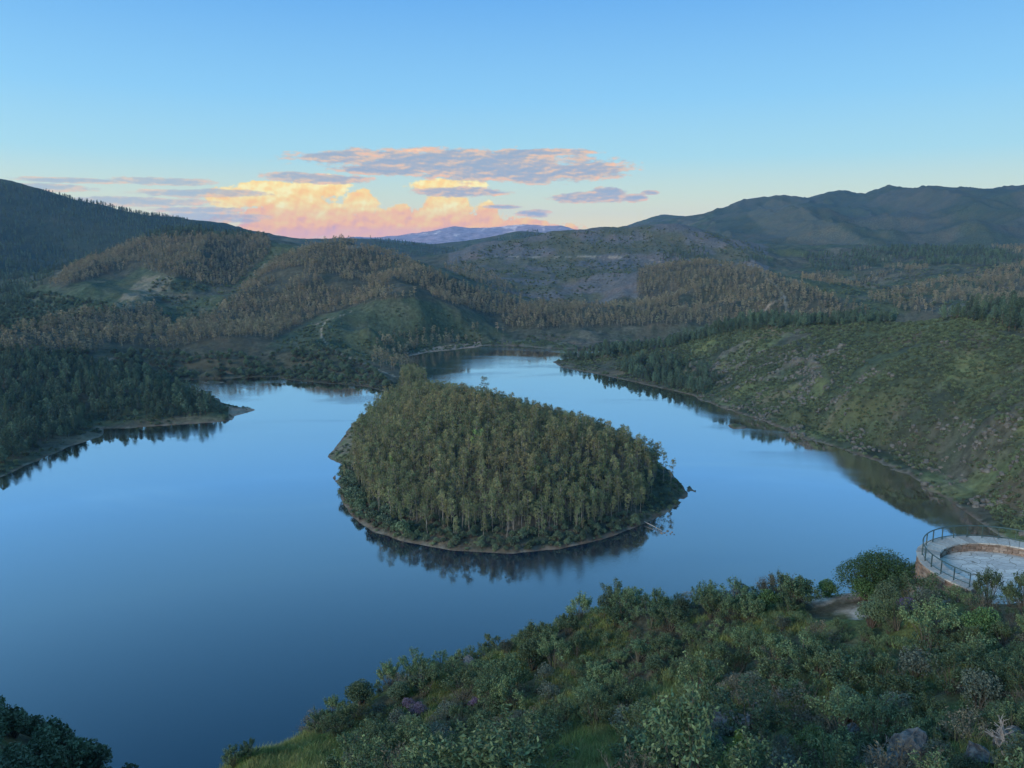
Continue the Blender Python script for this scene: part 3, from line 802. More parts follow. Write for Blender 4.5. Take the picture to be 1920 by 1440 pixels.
def cistus_proto(seed, rad=0.8, hgt=1.7, stems=24, nl=125, leaf=0.082, flowers=0):
    """upright, open shrub: wiry stems with leaf sprays toward their tips"""
    rng = np.random.default_rng(seed)
    T, K, Fl = Geo(), Geo(), Geo()
    tips = []
    for k in range(stems):
        ang = rng.uniform(0, 6.28); q = math.sqrt(rng.uniform(0, 1)) * rad
        hh = hgt * rng.uniform(.55, 1.0) * (1 - 0.3 * (q / rad) ** 2)
        e = np.array([math.cos(ang) * q, math.sin(ang) * q, hh])
        mid = np.array([e[0] * .45, e[1] * .45, hh * .5]) + rng.normal(size=3) * .04
        T.tube([(e[0] * .12, e[1] * .12, -.15), mid, e], [0.018, 0.012, 0.005], 4, False)
        f = rng.uniform(.42, 1.04, nl) ** .8
        p = mid[None] * (1 - f[:, None]) + e[None] * f[:, None]
        p = p + rng.normal(size=(nl, 3)) * 0.088 * (1.15 - 0.5 * f[:, None])
        K.leaves(p, leaf, 0.42, rng, up=.15)
        tips.append(e)
    return T, K, tips

def twig_proto(seed, rad=0.8, hgt=1.3, stems=16, r0=0.022):
    rng = np.random.default_rng(seed)
    T = Geo()
    def br(p, d, l, r, lv):
        e = p + d * l
        m = (p + e) / 2 + rng.normal(size=3) * l * .09
        T.tube([p, m, e], [r, r * .8, r * .55], 4, False)
        if lv < 3:
            for _ in range(3):
                dd = d + rng.normal(size=3) * .55; dd[2] = abs(dd[2]) * .9 + .05; dd /= np.linalg.norm(dd)
                br(e if rng.uniform() < .6 else m, dd, l * rng.uniform(.45, .75), r * .55, lv + 1)
    for k in range(stems // 2):
        a = rng.uniform(0, 6.28); d = np.array([math.cos(a) * .5, math.sin(a) * .5, 1.0]) ; d /= np.linalg.norm(d)
        br(np.array([math.cos(a) * .06, math.sin(a) * .06, -.1]), d, hgt * .42, r0, 0)
    return T

def two_mat(name, T, K, mt, mk):
    """one mesh, trunk + crown, for instanced woods"""
    v = np.concatenate(T.v + K.v)
    nT = sum(len(a) for a in T.v)
    qs = list(T.q) + [a + nT for a in K.q]
    mi = np.concatenate([np.zeros(sum(len(a) for a in T.q), int), np.ones(sum(len(a) for a in K.q), int)])
    return raw_mesh(name, v, np.concatenate(qs), [mt, mk], midx=mi)

EUC = [euc_proto(100 + i, 12.0 + 1.1 * i, 0.34 + .08 * (i % 3), 1.7 + .14 * i, nl=20, leaf=.48, clumps=22) for i in range(6)]
EUC_ME = [(t.mesh('eucalyptus_trunk', M_PALE, True), k.mesh('eucalyptus_crown', FOL['euc'])) for t, k in EUC]
EUC_2 = [two_mat('eucalyptus', t, k, M_PALE, FOL['euc']) for t, k in EUC]
EUCG = [euc_proto(130 + i, 15, 0.4, 2.6, stems=2 + i, clumps=18) for i in range(2)]
EUCG_ME = [(t.mesh('forked_trunk', M_PALE, True), k.mesh('fresh_crown', FOL['eucg'])) for t, k in EUCG]
PINE = [pine_proto(200 + i, 8.2 + 1.1 * i, 2.6 + .16 * i, lo=.2 + .06 * (i % 3), n=700) for i in range(5)]
PINE_ME = [(t.mesh('pine_trunk', M_BARK, True), k.mesh('pine_crown', FOL['pine'])) for t, k in PINE]
PINE_2 = [two_mat('pine', t, k, M_BARK, FOL['pine']) for t, k in PINE]
OAK = [bush_proto(300 + i, 2.6, 4.6, 620, 0.5, 15, .65, trunk=.12) for i in range(5)]
OAK_ME = [(t.mesh('oak_trunk', M_BARK, True), k.mesh('oak_crown', FOL['oak'])) for t, k in OAK]
OAK_2 = [two_mat('oak', t, k, M_BARK, FOL['oak']) for t, k in OAK]
# lighter trees for slopes more than a kilometre off
FEUC = [two_mat('hill_eucalyptus', *euc_proto(400 + i, 10.5 + 1.3 * i, .30, 3.0, nl=9, leaf=1.0, clumps=15), M_PALE, FOL['far']) for i in range(4)]
FPINE = [two_mat('hill_pine', *pine_proto(420 + i, 11 + i, 2.4, n=190, leaf=1.15), M_BARK, FOL['pine']) for i in range(3)]
SCRUB = [two_mat('scrub_bush', *bush_proto(440 + i, 1.0, 1.05, 150, 0.30, 9, .7), M_TWIG, FOL['scrub']) for i in range(5)]

# ------------------------------------------------------------------ woods made of instances (nobody could count them)
def stuff_scatter(name, P3, scl, rz, vi, protos, label, cat):
    objs = [bpy.data.objects.new('stuff_source', m) for m in protos]      # never linked to the scene
    me = bpy.data.meshes.new(name)
    me.vertices.add(len(P3)); me.vertices.foreach_set('co', np.asarray(P3, np.float32).ravel())
    for nm, ty, d in (('scl', 'FLOAT', scl), ('rz', 'FLOAT', rz), ('vi', 'INT', vi)):
        a = me.attributes.new(nm, ty, 'POINT'); a.data.foreach_set('value', np.asarray(d, np.float32 if ty == 'FLOAT' else np.int32))
    o = add_obj(name, me)
    g = bpy.data.node_groups.new(name, 'GeometryNodeTree')
    g.interface.new_socket('Geometry', in_out='INPUT', socket_type='NodeSocketGeometry')
    g.interface.new_socket('Geometry', in_out='OUTPUT', socket_type='NodeSocketGeometry')
    nd, lk = g.nodes, g.links
    gi, go = nd.new('NodeGroupInput'), nd.new('NodeGroupOutput')
    iop = nd.new('GeometryNodeInstanceOnPoints')
    jg = nd.new('GeometryNodeJoinGeometry')
    for ob in objs:
        inf = nd.new('GeometryNodeObjectInfo'); inf.inputs['Object'].default_value = ob; inf.inputs['As Instance'].default_value = True
        lk.new(inf.outputs['Geometry'], jg.inputs[0])
    def na(nm, ty):
        n = nd.new('GeometryNodeInputNamedAttribute'); n.data_type = ty; n.inputs['Name'].default_value = nm; return n.outputs['Attribute']
    cx = nd.new('ShaderNodeCombineXYZ'); lk.new(na('rz', 'FLOAT'), cx.inputs[2])
    er = nd.new('FunctionNodeEulerToRotation'); lk.new(cx.outputs[0], er.inputs[0])
    lk.new(gi.outputs[0], iop.inputs['Points']); lk.new(jg.outputs[0], iop.inputs['Instance'])
    iop.inputs['Pick Instance'].default_value = True
    lk.new(na('vi', 'INT'), iop.inputs['Instance Index']); lk.new(er.outputs[0], iop.inputs['Rotation']); lk.new(na('scl', 'FLOAT'), iop.inputs['Scale'])
    lk.new(iop.outputs[0], go.inputs[0])
    md = o.modifiers.new('scatter', 'NODES'); md.node_group = g
    return tag(o, label, cat, kind='stuff')

def sample(poly, r0, r1, per, cond=None, spacing=0.0, clump=None, top=12, near_too=False):
    """random ground points whose picture position falls in poly; per = m2 per plant"""
    xs = [p[0] for p in poly]; ys = [p[1] for p in poly]
    t0, t1 = float(azel(min(xs), 600)[0]) - .03, float(azel(max(xs), 600)[0]) + .03
    area = (t1 - t0) * (r1 * r1 - r0 * r0) / 2
    n = int(area / per)
    t = RNG.uniform(t0, t1, n); r = np.sqrt(RNG.uniform(r0 * r0, r1 * r1, n))
    x, y = r * np.sin(t), r * np.cos(t)
    z = height(x, y)
    px, py = project(x, y, z)
    k = inpoly(px, py, poly) & (z > .25)
    k &= visible(x, y, z, top)
    if cond is not None: k &= cond(x, y, z, px, py, r)
    if clump: k &= fbm(x / clump[0] + 7, y / clump[0], 3, clump[2]) > clump[1]
    x, y, z, px, py = [a[k] for a in (x, y, z, px, py)]
    tmk = track_mask(x, y, z, px, py, np.hypot(x, y)) < .3
    x, y, z = x[tmk], y[tmk], z[tmk]
    if spacing:
        seen = {}; keep = []
        for i in range(len(x)):
            a, b = int(x[i] // spacing), int(y[i] // spacing)
            ok = True
            for da in (-1, 0, 1):
                for db in (-1, 0, 1):
                    for j in seen.get((a + da, b + db), ()):
                        if (x[i] - x[j]) ** 2 + (y[i] - y[j]) ** 2 < spacing * spacing: ok = False
            if ok: seen.setdefault((a, b), []).append(i); keep.append(i)
        x, y, z = x[keep], y[keep], z[keep]
    return np.stack([x, y, z], -1)

def make_stuff(name, P3, protos, label, cat, s0=.8, s1=1.2, sink=0.0):
    n = len(P3)
    P3 = P3.copy(); P3[:, 2] -= sink
    return stuff_scatter(name, P3, RNG.uniform(s0, s1, n), RNG.uniform(0, 6.28, n), RNG.integers(0, len(protos), n), protos, label, cat)

CNT = {}
# --- eucalyptus on the hills
W = []
not_isl = lambda x, y, z, px, py, r: ~on_island(x, y)
W.append(sample([(640, 452), (530, 470), (480, 520), (410, 585), (200, 665), (480, 668), (510, 640), (600, 592), (700, 566), (760, 558), (860, 575), (940, 600), (1050, 600), (980, 570), (900, 545), (820, 514), (760, 488), (700, 466)], 840, 1330, 24, not_isl, 3.4, (70, .30, 401)))
W.append(sample([(90, 540), (150, 490), (260, 450), (330, 445), (500, 445), (510, 470), (430, 545), (330, 520), (260, 500), (150, 530)], 1250, 1640, 28, None, 3.4, (60, .28, 411)))
W.append(sample([(-100, 650), (0, 625), (150, 590), (290, 575), (320, 610), (230, 662), (0, 672)], 760, 1150, 30, None, 3.4, (60, .30, 421)))
W.append(sample([(940, 600), (1000, 572), (1100, 568), (1350, 598), (1370, 612), (1200, 612), (950, 618)], 940, 1180, 24, None, 3.4, (50, .28, 431)))
W.append(sample([(1195, 580), (1195, 500), (1280, 490), (1400, 505), (1500, 535), (1640, 590), (1560, 600), (1350, 600)], 1050, 1400, 27, None, 3.4, (60, .28, 441)))
W.append(sample([(700, 650), (740, 630), (830, 620), (900, 612), (950, 625), (870, 642), (780, 655), (760, 700), (700, 690)], 640, 1030, 45, None, 4, (40, .36, 451)))
W.append(sample([(1500, 520), (1680, 500), (1740, 505), (1600, 545), (1520, 550)], 1200, 1900, 50, None, 4, (60, .45, 461)))
W.append(sample([(1620, 560), (1900, 500), (2000, 500), (2000, 590), (1700, 590)], 1050, 1750, 42, None, 4, (80, .45, 471)))
W.append(sample([(830, 500), (860, 485), (930, 520), (1000, 575), (880, 560)], 1250, 1750, 80, None, 5, (50, .36, 481)))
W.append(sample([(1830, 455), (1920, 460), (2000, 465), (2000, 480), (1900, 478)], 1700, 2400, 120, None, 5))
FW = np.concatenate(W)
CNT['hill euc'] = len(FW)
make_stuff('hill_woodland', FW, FEUC, 'brownish eucalyptus plantations covering the hills across the water', 'woodland', .45, 1.05)
# --- far pines
W = []
W.append(sample([(-200, 320), (0, 345), (150, 375), (350, 415), (440, 432), (260, 450), (100, 520), (60, 560), (0, 600), (-200, 600)], 1350, 2950, 210, None, 7, None, 30))
W.append(sample([(250, 438), (400, 430), (510, 445), (500, 452), (330, 447), (250, 452)], 1500, 1720, 60, None, 4))
W.append(sample([(1230, 495), (1260, 470), (1330, 470), (1420, 460), (1440, 490), (1340, 500)], 1400, 2000, 150, None, 5, (60, .5, 501)))
W.append(sample([(1560, 475), (1640, 466), (1830, 468), (1930, 484), (1930, 500), (1640, 500)], 1500, 2150, 90, None, 5, (80, .35, 511)))
W.append(sample([(1500, 480), (1560, 475), (1640, 500), (1540, 520)], 1500, 2150, 180, None, 5))
W.append(sample([(-50, 545), (30, 540), (62, 560), (40, 580), (-50, 580)], 1150, 1500, 70, None, 5))
W.append(sample([(690, 440), (770, 455), (860, 470), (1010, 430), (1010, 445), (880, 490), (820, 490), (700, 465)], 2600, 3700, 420, None, 9, None, 25))
FP = np.concatenate(W)
CNT['far pines'] = len(FP)
make_stuff('pine_forest', FP, FPINE, 'dark pine forest on the mountainside and far ridges', 'forest', .8, 1.2)
# --- round-crowned green wood in the left valley
VG = sample([(-100, 560), (60, 545), (200, 570), (260, 575), (150, 600), (60, 625), (-100, 660)], 850, 1300, 42, None, 4)
VG = np.concatenate([VG, sample([(-100, 690), (-100, 650), (230, 660), (480, 665), (620, 655), (700, 690), (748, 735), (600, 722), (520, 712), (310, 716), (190, 695)], 640, 850, 30, not_isl, 3.5, (25, .30, 541))])
CNT['valley'] = len(VG)
make_stuff('oak_woodland', VG, OAK_2, 'dark low oak woodland lining the valley and the inlet shore', 'woodland', .7, 1.35)
# --- scrub on the right-hand hill and on the other open slopes
def scond(x, y, z, px, py, r): return (rock_mask(x, y, px, py, z, r) < .35) & (z > 1.8)
SB = [sample([(1040, 690), (1060, 660), (1350, 615), (1700, 595), (1950, 580), (1950, 1010), (1850, 1000), (1700, 900), (1500, 825), (1300, 745), (1150, 715)], 300, 800, 3.4, scond, 0, (30, .33, 551), 3),
      sample([(600, 850), (740, 738), (760, 750), (670, 870), (640, 885)], 300, 700, 12, None, 1.5, (12, .45, 561), 2),
      sample([(1230, 880), (1290, 915), (1290, 940), (1200, 990), (1150, 1000), (1200, 960)], 300, 420, 5, None, 1.2, None, 2),
      sample([(500, 650), (600, 600), (750, 565), (930, 610), (1060, 620), (1060, 650), (900, 645), (760, 690), (700, 700), (600, 670)], 640, 1000, 24, None, 0, (30, .42, 571), 3),
      sample([(860, 600), (860, 480), (1000, 440), (1260, 425), (1450, 460), (1400, 500), (1200, 500), (1100, 570)], 1250, 1950, 95, None, 0, (50, .40, 581), 3),
      sample([(250, 600), (300, 500), (500, 460), (540, 480), (400, 590), (300, 640)], 850, 1500, 70, None, 0, (40, .40, 591), 3),
      sample([(1500, 560), (1600, 510), (1900, 500), (1900, 590), (1600, 595)], 1050, 1700, 90, None, 0, (40, .40, 601), 3)]
SB.append(sample([(-100, 700), (-100, 940), (200, 830), (440, 800), (640, 1000), (960, 1060), (1300, 980), (1300, 760), (1500, 840), (1900, 1060), (1960, 1000), (1300, 700), (1050, 640), (700, 650), (300, 690)], 290, 960, 9, lambda x, y, z, px, py, r: (z > .25) & (z < 3.2) & (fbm(x / 14, y / 14, 3, 611) > .42), 0, None, 3))
SCL = np.concatenate([np.full(len(s), k) for s, k in zip(SB, (1.25, .9, 1.0, 1.7, 2.4, 2.4, 2.4, 1.2))])
SB = np.concatenate(SB)
CNT['scrub'] = len(SB)
stuff_scatter('scrub', SB - [0, 0, .1], SCL * RNG.uniform(.45, 1.25, len(SB)) ** 1.4, RNG.uniform(0, 6.28, len(SB)), RNG.integers(0, len(SCRUB), len(SB)), SCRUB,
              'low green scrub scattered over the open hillsides', 'scrub')

# ------------------------------------------------------------------ trees one can tell apart
def tree(name, part_trunk, part_crown, meshes, loc, rz, s, label, cat, group, tilt=0.0):
    e = empty(name, loc, rz, s)
    if tilt: e.rotation_euler = (tilt, 0, rz)
    add_obj(part_trunk, meshes[0], e)
    add_obj(part_crown, meshes[1], e)
    return tag(e, label, cat, group)

def screen_order(P3):
    return np.argsort(P3[:, 0] ** 2 + P3[:, 1] ** 2)

# island eucalyptus
isl_poly = [(600, 860), (640, 810), (740, 735), (780, 690), (850, 715), (1000, 760), (1200, 830), (1300, 900), (1300, 960), (1150, 1012), (960, 1045), (760, 1020), (640, 960)]
left_strip = [(600, 850), (640, 815), (665, 782), (742, 735), (745, 746), (700, 778), (670, 818), (655, 850), (650, 880), (600, 880)]
right_strip = [(1232, 850), (1300, 890), (1300, 960), (1215, 992), (1225, 940)]
front_band = lambda px, py: inpoly(px, py, [(600, 880), (655, 890), (700, 955), (800, 985), (950, 1000), (1090, 992), (1180, 970), (1240, 940), (1300, 960), (1200, 1010), (1000, 1060), (700, 1040), (600, 960)])
def ic(x, y, z, px, py, r): return on_island(x, y) & ~inpoly(px, py, left_strip) & ~inpoly(px, py, right_strip) & (z > 2.2) & ~(front_band(px, py) & (RNG.uniform(0, 1, len(x)) < .75))
IE = sample(isl_poly, 280, 700, 3.2, ic, 1.95, None, 16)
o = screen_order(IE); IE = IE[o]
CNT['island euc'] = len(IE)
REG = []
def isl_region(px, py):
    if py > 905: return ('on the lower front slope of the island', 'lower front')
    if px < 745: return ('at the island end beside the grassy west shore', 'west end')
    if px > 1150: return ("near the island's right-hand tip", 'right tip')
    if py > 840: return ('halfway up the front slope of the island', 'middle slope')
    if py > 770: return ("on the island's upper slope below the crest", 'upper slope')
    return ("on the island's crest by the neck", 'crest')
ipx, ipy = project(IE[:, 0], IE[:, 1], IE[:, 2])
specials = []
NI = min(296, len(IE))
for i in range(NI):
    p = IE[i]; v = int(RNG.integers(0, 6)); s = RNG.uniform(.5, 1.0)
    where, g = isl_region(ipx[i], ipy[i])
    h_ = (12.5 + v) * s
    look = 'tall slender' if h_ > 15 else ('short thin' if h_ < 12 else 'slim')
    tree('eucalyptus_tree', 'trunk', 'crown', EUC_ME[v], p, RNG.uniform(0, 6.28), s, f'{look} olive-crowned eucalyptus with pale trunk {where}', 'eucalyptus tree', f'{look} eucalyptus trees, island {g}')
make_stuff('eucalyptus_woodland', IE[NI:], EUC_2, 'olive eucalyptus woodland massed over the top of the island', 'woodland', .5, 1.0)

def ground(px, py, r0=200, r1=900):
    """where the sight line through a pixel meets the main relief"""
    a, t = azel(px, py); r = np.exp(np.linspace(math.log(r0), math.log(r1), 3000))
    hz = height(r * math.sin(a), r * math.cos(a)); k = np.argmax(H + r * float(t) < hz)
    return np.array([r[k] * math.sin(a), r[k] * math.cos(a), hz[k]])
def at_range(px, D):
    a, _ = azel(px, 800); x, y = D * math.sin(a), D * math.cos(a); return np.array([x, y, float(height(np.array([x]), np.array([y]))[0])])
for (px, D, v, s, lab) in [(898, 366, 0, 1.05, 'bright green eucalyptus with forked pale trunks standing out mid-slope on the island'),
                           (1000, 330, 1, .85, 'yellow-green eucalyptus above the front shore bushes of the island'),
                           (1130, 345, 0, .75, 'small fresh green eucalyptus among duller ones toward the right of the island'),
                           (728, 372, 1, .8, 'light green eucalyptus low on the left flank of the island')]:
    tree('eucalyptus_tree', 'trunk', 'crown', EUCG_ME[v], at_range(px, D), px, s, lab, 'eucalyptus tree', None)
tree('eucalyptus_tree', 'trunk', 'crown', EUC_ME[5], at_range(912, 455), 1.2, 1.35, 'tallest eucalyptus poking above the island crest against the water', 'eucalyptus tree', None)
for k, (px, D, s) in enumerate([(1262, 372, .95), (1248, 374, 1.1), (1232, 378, 1.12)]):
    tree('eucalyptus_tree', 'trunk', 'crown', EUC_ME[3 + (k % 3)], at_range(px, D), k * 2.0, s,
         ['outermost eucalyptus leaning over the right tip of the island', 'second eucalyptus in from the island tip with open crown', 'third eucalyptus in from the island tip with tall crown'][k], 'eucalyptus tree', None, 0.0)

# dark oaks and bushes round the foot of the island
IO = sample([(600, 880), (655, 885), (700, 950), (800, 975), (950, 988), (1090, 984), (1180, 960), (1210, 985), (1000, 1060), (700, 1040), (600, 960)], 280, 430, 6, lambda x, y, z, px, py, r: on_island(x, y) & (z > .25), 2.1, None, 5)
IO = IO[screen_order(IO)]
ox, oy = project(IO[:, 0], IO[:, 1], IO[:, 2])
CNT['island oaks'] = len(IO)
for i in range(min(230, len(IO))):
    v = int(RNG.integers(0, 5)); s = RNG.uniform(.45, 1.1) * (1.4 if ox[i] < 760 else .85)
    g = 'left front' if ox[i] < 760 else ('middle front' if ox[i] < 980 else 'right front')
    tree('oak_tree', 'trunk', 'crown', OAK_ME[v], IO[i], RNG.uniform(0, 6.28), s,
         f'{"broad" if s > .9 else "small"} dark round oak on the {g} shore of the island', 'oak tree', f'{"broad" if s > .9 else "small"} oaks along the {g} shore')

# pines of the left bank: the largest-looking as trees, the rest as forest
PB = sample([(-60, 700), (0, 690), (200, 702), (300, 714), (360, 740), (410, 772), (425, 783), (300, 792), (180, 797), (165, 805), (190, 812), (130, 830), (60, 858), (0, 880), (-60, 905)], 430, 880, 17,
            lambda x, y, z, px, py, r: z > 2.0, 3.3, None, 12)
PB = np.concatenate([PB, sample([(-60, 700), (0, 690), (200, 702), (300, 714), (340, 716), (230, 690), (100, 672), (-60, 660)], 640, 900, 22, None, 3.6, None, 12)])
PR = sample([(1050, 678), (1060, 662), (1150, 645), (1350, 612), (1450, 598), (1700, 590), (1700, 606), (1450, 618), (1350, 632), (1250, 655), (1130, 678)], 560, 810, 15, None, 3.0, None, 12)
PR2 = sample([(1730, 600), (1750, 585), (1850, 575), (1960, 580), (1960, 625), (1900, 625), (1850, 605)], 480, 640, 14, None, 3.0, None, 12)
PR3 = sample([(1150, 690), (1250, 670), (1330, 690), (1350, 735), (1300, 742), (1190, 712)], 560, 760, 17, None, 3.2, (25, .3, 661), 12)
src = np.concatenate([PB, PR, PR2, PR3]); rid = np.concatenate([np.zeros(len(PB)), np.ones(len(PR)), np.full(len(PR2), 2), np.full(len(PR3), 3)])
o = screen_order(src); src, rid = src[o], rid[o]
CNT['pines'] = len(src)
qx, qy = project(src[:, 0], src[:, 1], src[:, 2])
inview = (qx > -20) & (qx < 1940)
src, rid, qx, qy = src[inview], rid[inview], qx[inview], qy[inview]
NPN = 290
for i in range(min(NPN, len(src))):
    v = int(RNG.integers(0, 5)); s = RNG.uniform(.6, 1.2); R_ = int(rid[i])
    if R_ == 0: w_ = 'by the water of the left bank' if qy[i] > 790 else ('inside the left bank wood' if qx[i] < 220 else 'toward the spit of the left bank')
    else: w_ = ['', 'along the ridge line of the scrub hill', 'in the clump on top of the scrub hill', 'on the lower slope of the scrub hill'][R_]
    k = 'tall' if (8.2 + 1.1 * v) * s > 9.5 else 'short'
    tree('pine_tree', 'trunk', 'crown', PINE_ME[v], src[i], RNG.uniform(0, 6.28), s, f'{k} dark green pine {w_}', 'pine tree', f'{k} pines {w_}')
rest = src[NPN:]
make_stuff('pine_wood', rest, PINE_2, 'dark pine wood behind the left bank and along the scrub hill ridge', 'forest', .6, 1.15)

# bottom-left oaks on the near slope
def nproj(p): return project(p[0], p[1], p[2])
def near_at(px, D):
    a, _ = azel(px, 1300); x, y = D * math.sin(a), D * math.cos(a); return np.array([x, y, float(nheight(x, y))])
k = 0
BO = []
for t in range(4000):
    px = RNG.uniform(-110, 255); D = RNG.uniform(58, 112)
    a, _ = azel(px, 1390); x, y = D * math.sin(a), D * math.cos(a); z = float(nheight(x, y))
    X, Y = project(x, y, z)
    if not (1405 - (260 - X) * .22 < Y < 1640): continue
    if all((x - q[0]) ** 2 + (y - q[1]) ** 2 > 2.1 ** 2 for q in BO): BO.append((x, y, z))
    if len(BO) > 95: break
BO = [b for b in BO if project(*b)[0] > -90]
for i, b in enumerate(sorted(BO, key=lambda q: q[1])):
    tree('oak_tree', 'trunk', 'crown', OAK_ME[i % 5], b, i * 1.7, RNG.uniform(.5, .8), 'dark round-topped oak below the near slope in the bottom corner', 'oak tree', 'oaks in the bottom corner')

# ------------------------------------------------------------------ foreground shrubs
CIS = []
for i in range(7):
    T, K, tips = cistus_proto(500 + i, .75 + .05 * i, 1.35 + .12 * i)
    CIS.append((T.mesh('rockrose_branches', M_TWIG), K.mesh('rockrose_foliage', FOL['cistus']), tips))
CIS_2 = []
for i in range(3):
    T, K, tips = cistus_proto(520 + i, .7, 1.1, stems=16, nl=60)
    CIS_2.append(two_mat('low_rockrose', T, K, M_TWIG, FOL['cistus']))
FOL['brown'] = foliage_mat('withered_leaves', (0.075, 0.072, 0.050), (0.10, 0.09, 0.06), (0.06, 0.06, 0.045), 9, leafvar=.8)
BRN = []
for i in range(3):
    T, K, tips = cistus_proto(530 + i, .8, 1.25, stems=18, nl=40, leaf=.07)
    BRN.append(K.mesh('withered_foliage', FOL['brown']))
M_PETAL = plain_mat('white_petals', (0.8, 0.8, 0.78), .7, .1, 3)
TW = [twig_proto(540 + i, .8, 1.5).mesh('bare_branches', M_TWIG) for i in range(4)]
TWD = [twig_proto(550 + i, .9, 1.4, 8, .045).mesh('gnarled_branches', M_DEAD) for i in range(3)]
HEA = []
for i in range(3):
    T, K = bush_proto(560 + i, .7, .9, 1500, .07, 14, .5, trunk=.02)
    HEA.append((T.mesh('heather_branches', M_TWIG), K.mesh('heather_foliage', FOL['lav']), K.mesh('grey_foliage', FOL['grey'])))
LIM = []
for i in range(3):
    T, K, tips = cistus_proto(570 + i, .75, 1.6, 26, 90, .1)
    LIM.append((T.mesh('broom_branches', M_TWIG), K.mesh('broom_foliage', FOL['lime']), K.mesh('green_foliage', FOL['green'])))
RB = []
for i in range(2):
    T, K = bush_proto(580 + i, 1.0, 1.9, 5200, .085, 18, .6, trunk=.04, lo=.2)
    RB.append((T.mesh('bush_branches', M_BARK), K.mesh('bush_foliage', FOL['green']), K.mesh('dark_bush_foliage', FOL['oak'])))
LT = bush_proto(590, 2.35, 3.2, 22000, .085, 46, .6, trunk=.06, lo=.10)
LT_ME = (LT[0].mesh('tree_branches', M_BARK, True), LT[1].mesh('tree_foliage', FOL['green']))

# rocks
M_ROCK = plain_mat('lichened_slate', (0.11, 0.11, 0.108), .9, .6, 5.5, bump=1.8, col2=(0.022, 0.022, 0.024))
def rock_mesh(seed, flat=.6):
    import bmesh
    rng = np.random.default_rng(seed)
    bm = bmesh.new()
    pts = rng.normal(size=(22, 3)); pts /= np.linalg.norm(pts, axis=1)[:, None]
    pts *= rng.uniform(.75, 1, (22, 1)); pts *= [1, .62, flat]
    for p in pts: bm.verts.new(p)
    bmesh.ops.convex_hull(bm, input=bm.verts)
    bmesh.ops.delete(bm, geom=[v for v in bm.verts if not v.link_faces], context='VERTS')
    bmesh.ops.triangulate(bm, faces=bm.faces)
    bmesh.ops.subdivide_edges(bm, edges=bm.edges, cuts=3, use_grid_fill=True)
    for v in bm.verts:
        n = mnoise.fractal(v.co * 3.0 + Vector((seed, 0, 0)), 1.0, 2.0, 4)
        v.co *= 1 + .13 * n
        v.co.z += .05 * math.floor(v.co.y * 9 + n) % .07
    me = bpy.data.meshes.new('rock'); bm.to_mesh(me); bm.free(); me.materials.append(M_ROCK)
    return me
ROCKS = [rock_mesh(i, .5 + .12 * i) for i in range(5)]

placed = []
def free(x, y, d):
    return all((x - a) ** 2 + (y - b) ** 2 > (d * .5 + e * .5) ** 2 for a, b, e in placed)
def npix(px, py, r0=12, r1=60):
    a, t = azel(px, py); r = np.linspace(r0, r1, 1500)
    x, y = r * math.sin(a), r * math.cos(a)
    hz = nheight(x, y); k = int(np.argmax(H + r * float(t) < hz))
    if k == 0: k = 1499
    return np.array([x[k], y[k], hz[k]])

def shrub(name, parts, meshes, loc, rz, s, label, cat, group=None):
    e = empty(name, loc, rz, s)
    for pn, m in zip(parts, meshes): add_obj(pn, m, e)
    placed.append((loc[0], loc[1], 1.2 * s))
    return tag(e, label, cat, group)

# the distinctive ones first (by where they stand)
p = npix(1645, 1122, 30, 60); shrub('strawberry_tree', ('branches', 'foliage'), LT_ME, p, .4, .98, 'large rounded bright green tree beside the viewing platform', 'tree').scale = (1.12, 1.0, .86); placed.append((p[0], p[1], 4))
p = npix(1142, 1150, 30, 60); shrub('round_bush', ('branches', 'foliage'), (RB[0][0], RB[0][2]), p, 0, .88, 'dense dark round bush topping the shrub line above the water', 'bush')
p = npix(1618, 1132, 30, 60); shrub('green_bush', ('branches', 'foliage'), (RB[0][0], RB[0][1]), p, 2.2, .85, 'bright green bush pressed against the left side of the large rounded tree', 'bush')
for k, (px, py, s, lab) in enumerate([(1500, 1120, .85, 'bright green bush just left of the pale rock path'), (1550, 1118, .75, 'small leafy bush on the edge beyond the pale rock path'), (1440, 1142, .85, 'green bush at the left end of the pale rock path'),
                                      (1840, 1200, .95, 'yellowish green bush in front of the platform floor'), (560, 1375, .9, 'dark rounded bush where the slope meets the lake edge view'),
                                      (1525, 1440, .8, 'dark green bush behind the yellow broom')]):
    p = npix(px, py, 14, 60) - np.array([0, 0, .28]); shrub('green_bush', ('branches', 'foliage'), (RB[k % 2][0], RB[k % 2][1 + (k == 4)]), p, k, s, lab, 'bush')
for k, (px, py, s, lab) in enumerate([(1395, 1440, .75, 'yellow-green broom at the bottom edge beside dark rocks'), (1370, 1470, .6, 'low yellow broom cut by the bottom edge'), (1255, 1452, .55, 'small yellowish broom near the bottom edge'),
                                      (750, 1352, .6, 'vivid green bush beside the purple heather'), (1052, 1432, .5, 'small vivid green bush on the dry grass patch')]):
    p = npix(px, py, 14, 60); shrub('broom', ('branches', 'foliage'), (LIM[k % 3][0], LIM[k % 3][1 if k < 3 else 2]), p, k, s, lab, 'shrub')
for k, (px, py, s, lab) in enumerate([(785, 1345, 1.0, 'purple-flowered heather near the yellow grass strip'), (765, 1330, .8, 'purple heather touching the vivid green bush'), (850, 1420, .8, 'dull purple heather low on the left slope'),
                                      (890, 1325, .6, 'small purple heather above the yellow grass strip'), (1700, 1150, .9, 'dusky purple bush at the right end of the rock path')]):
    p = npix(px, py, 14, 60); shrub('heather', ('branches', 'foliage'), HEA[k % 3][:2], p, k, s, lab, 'heather')
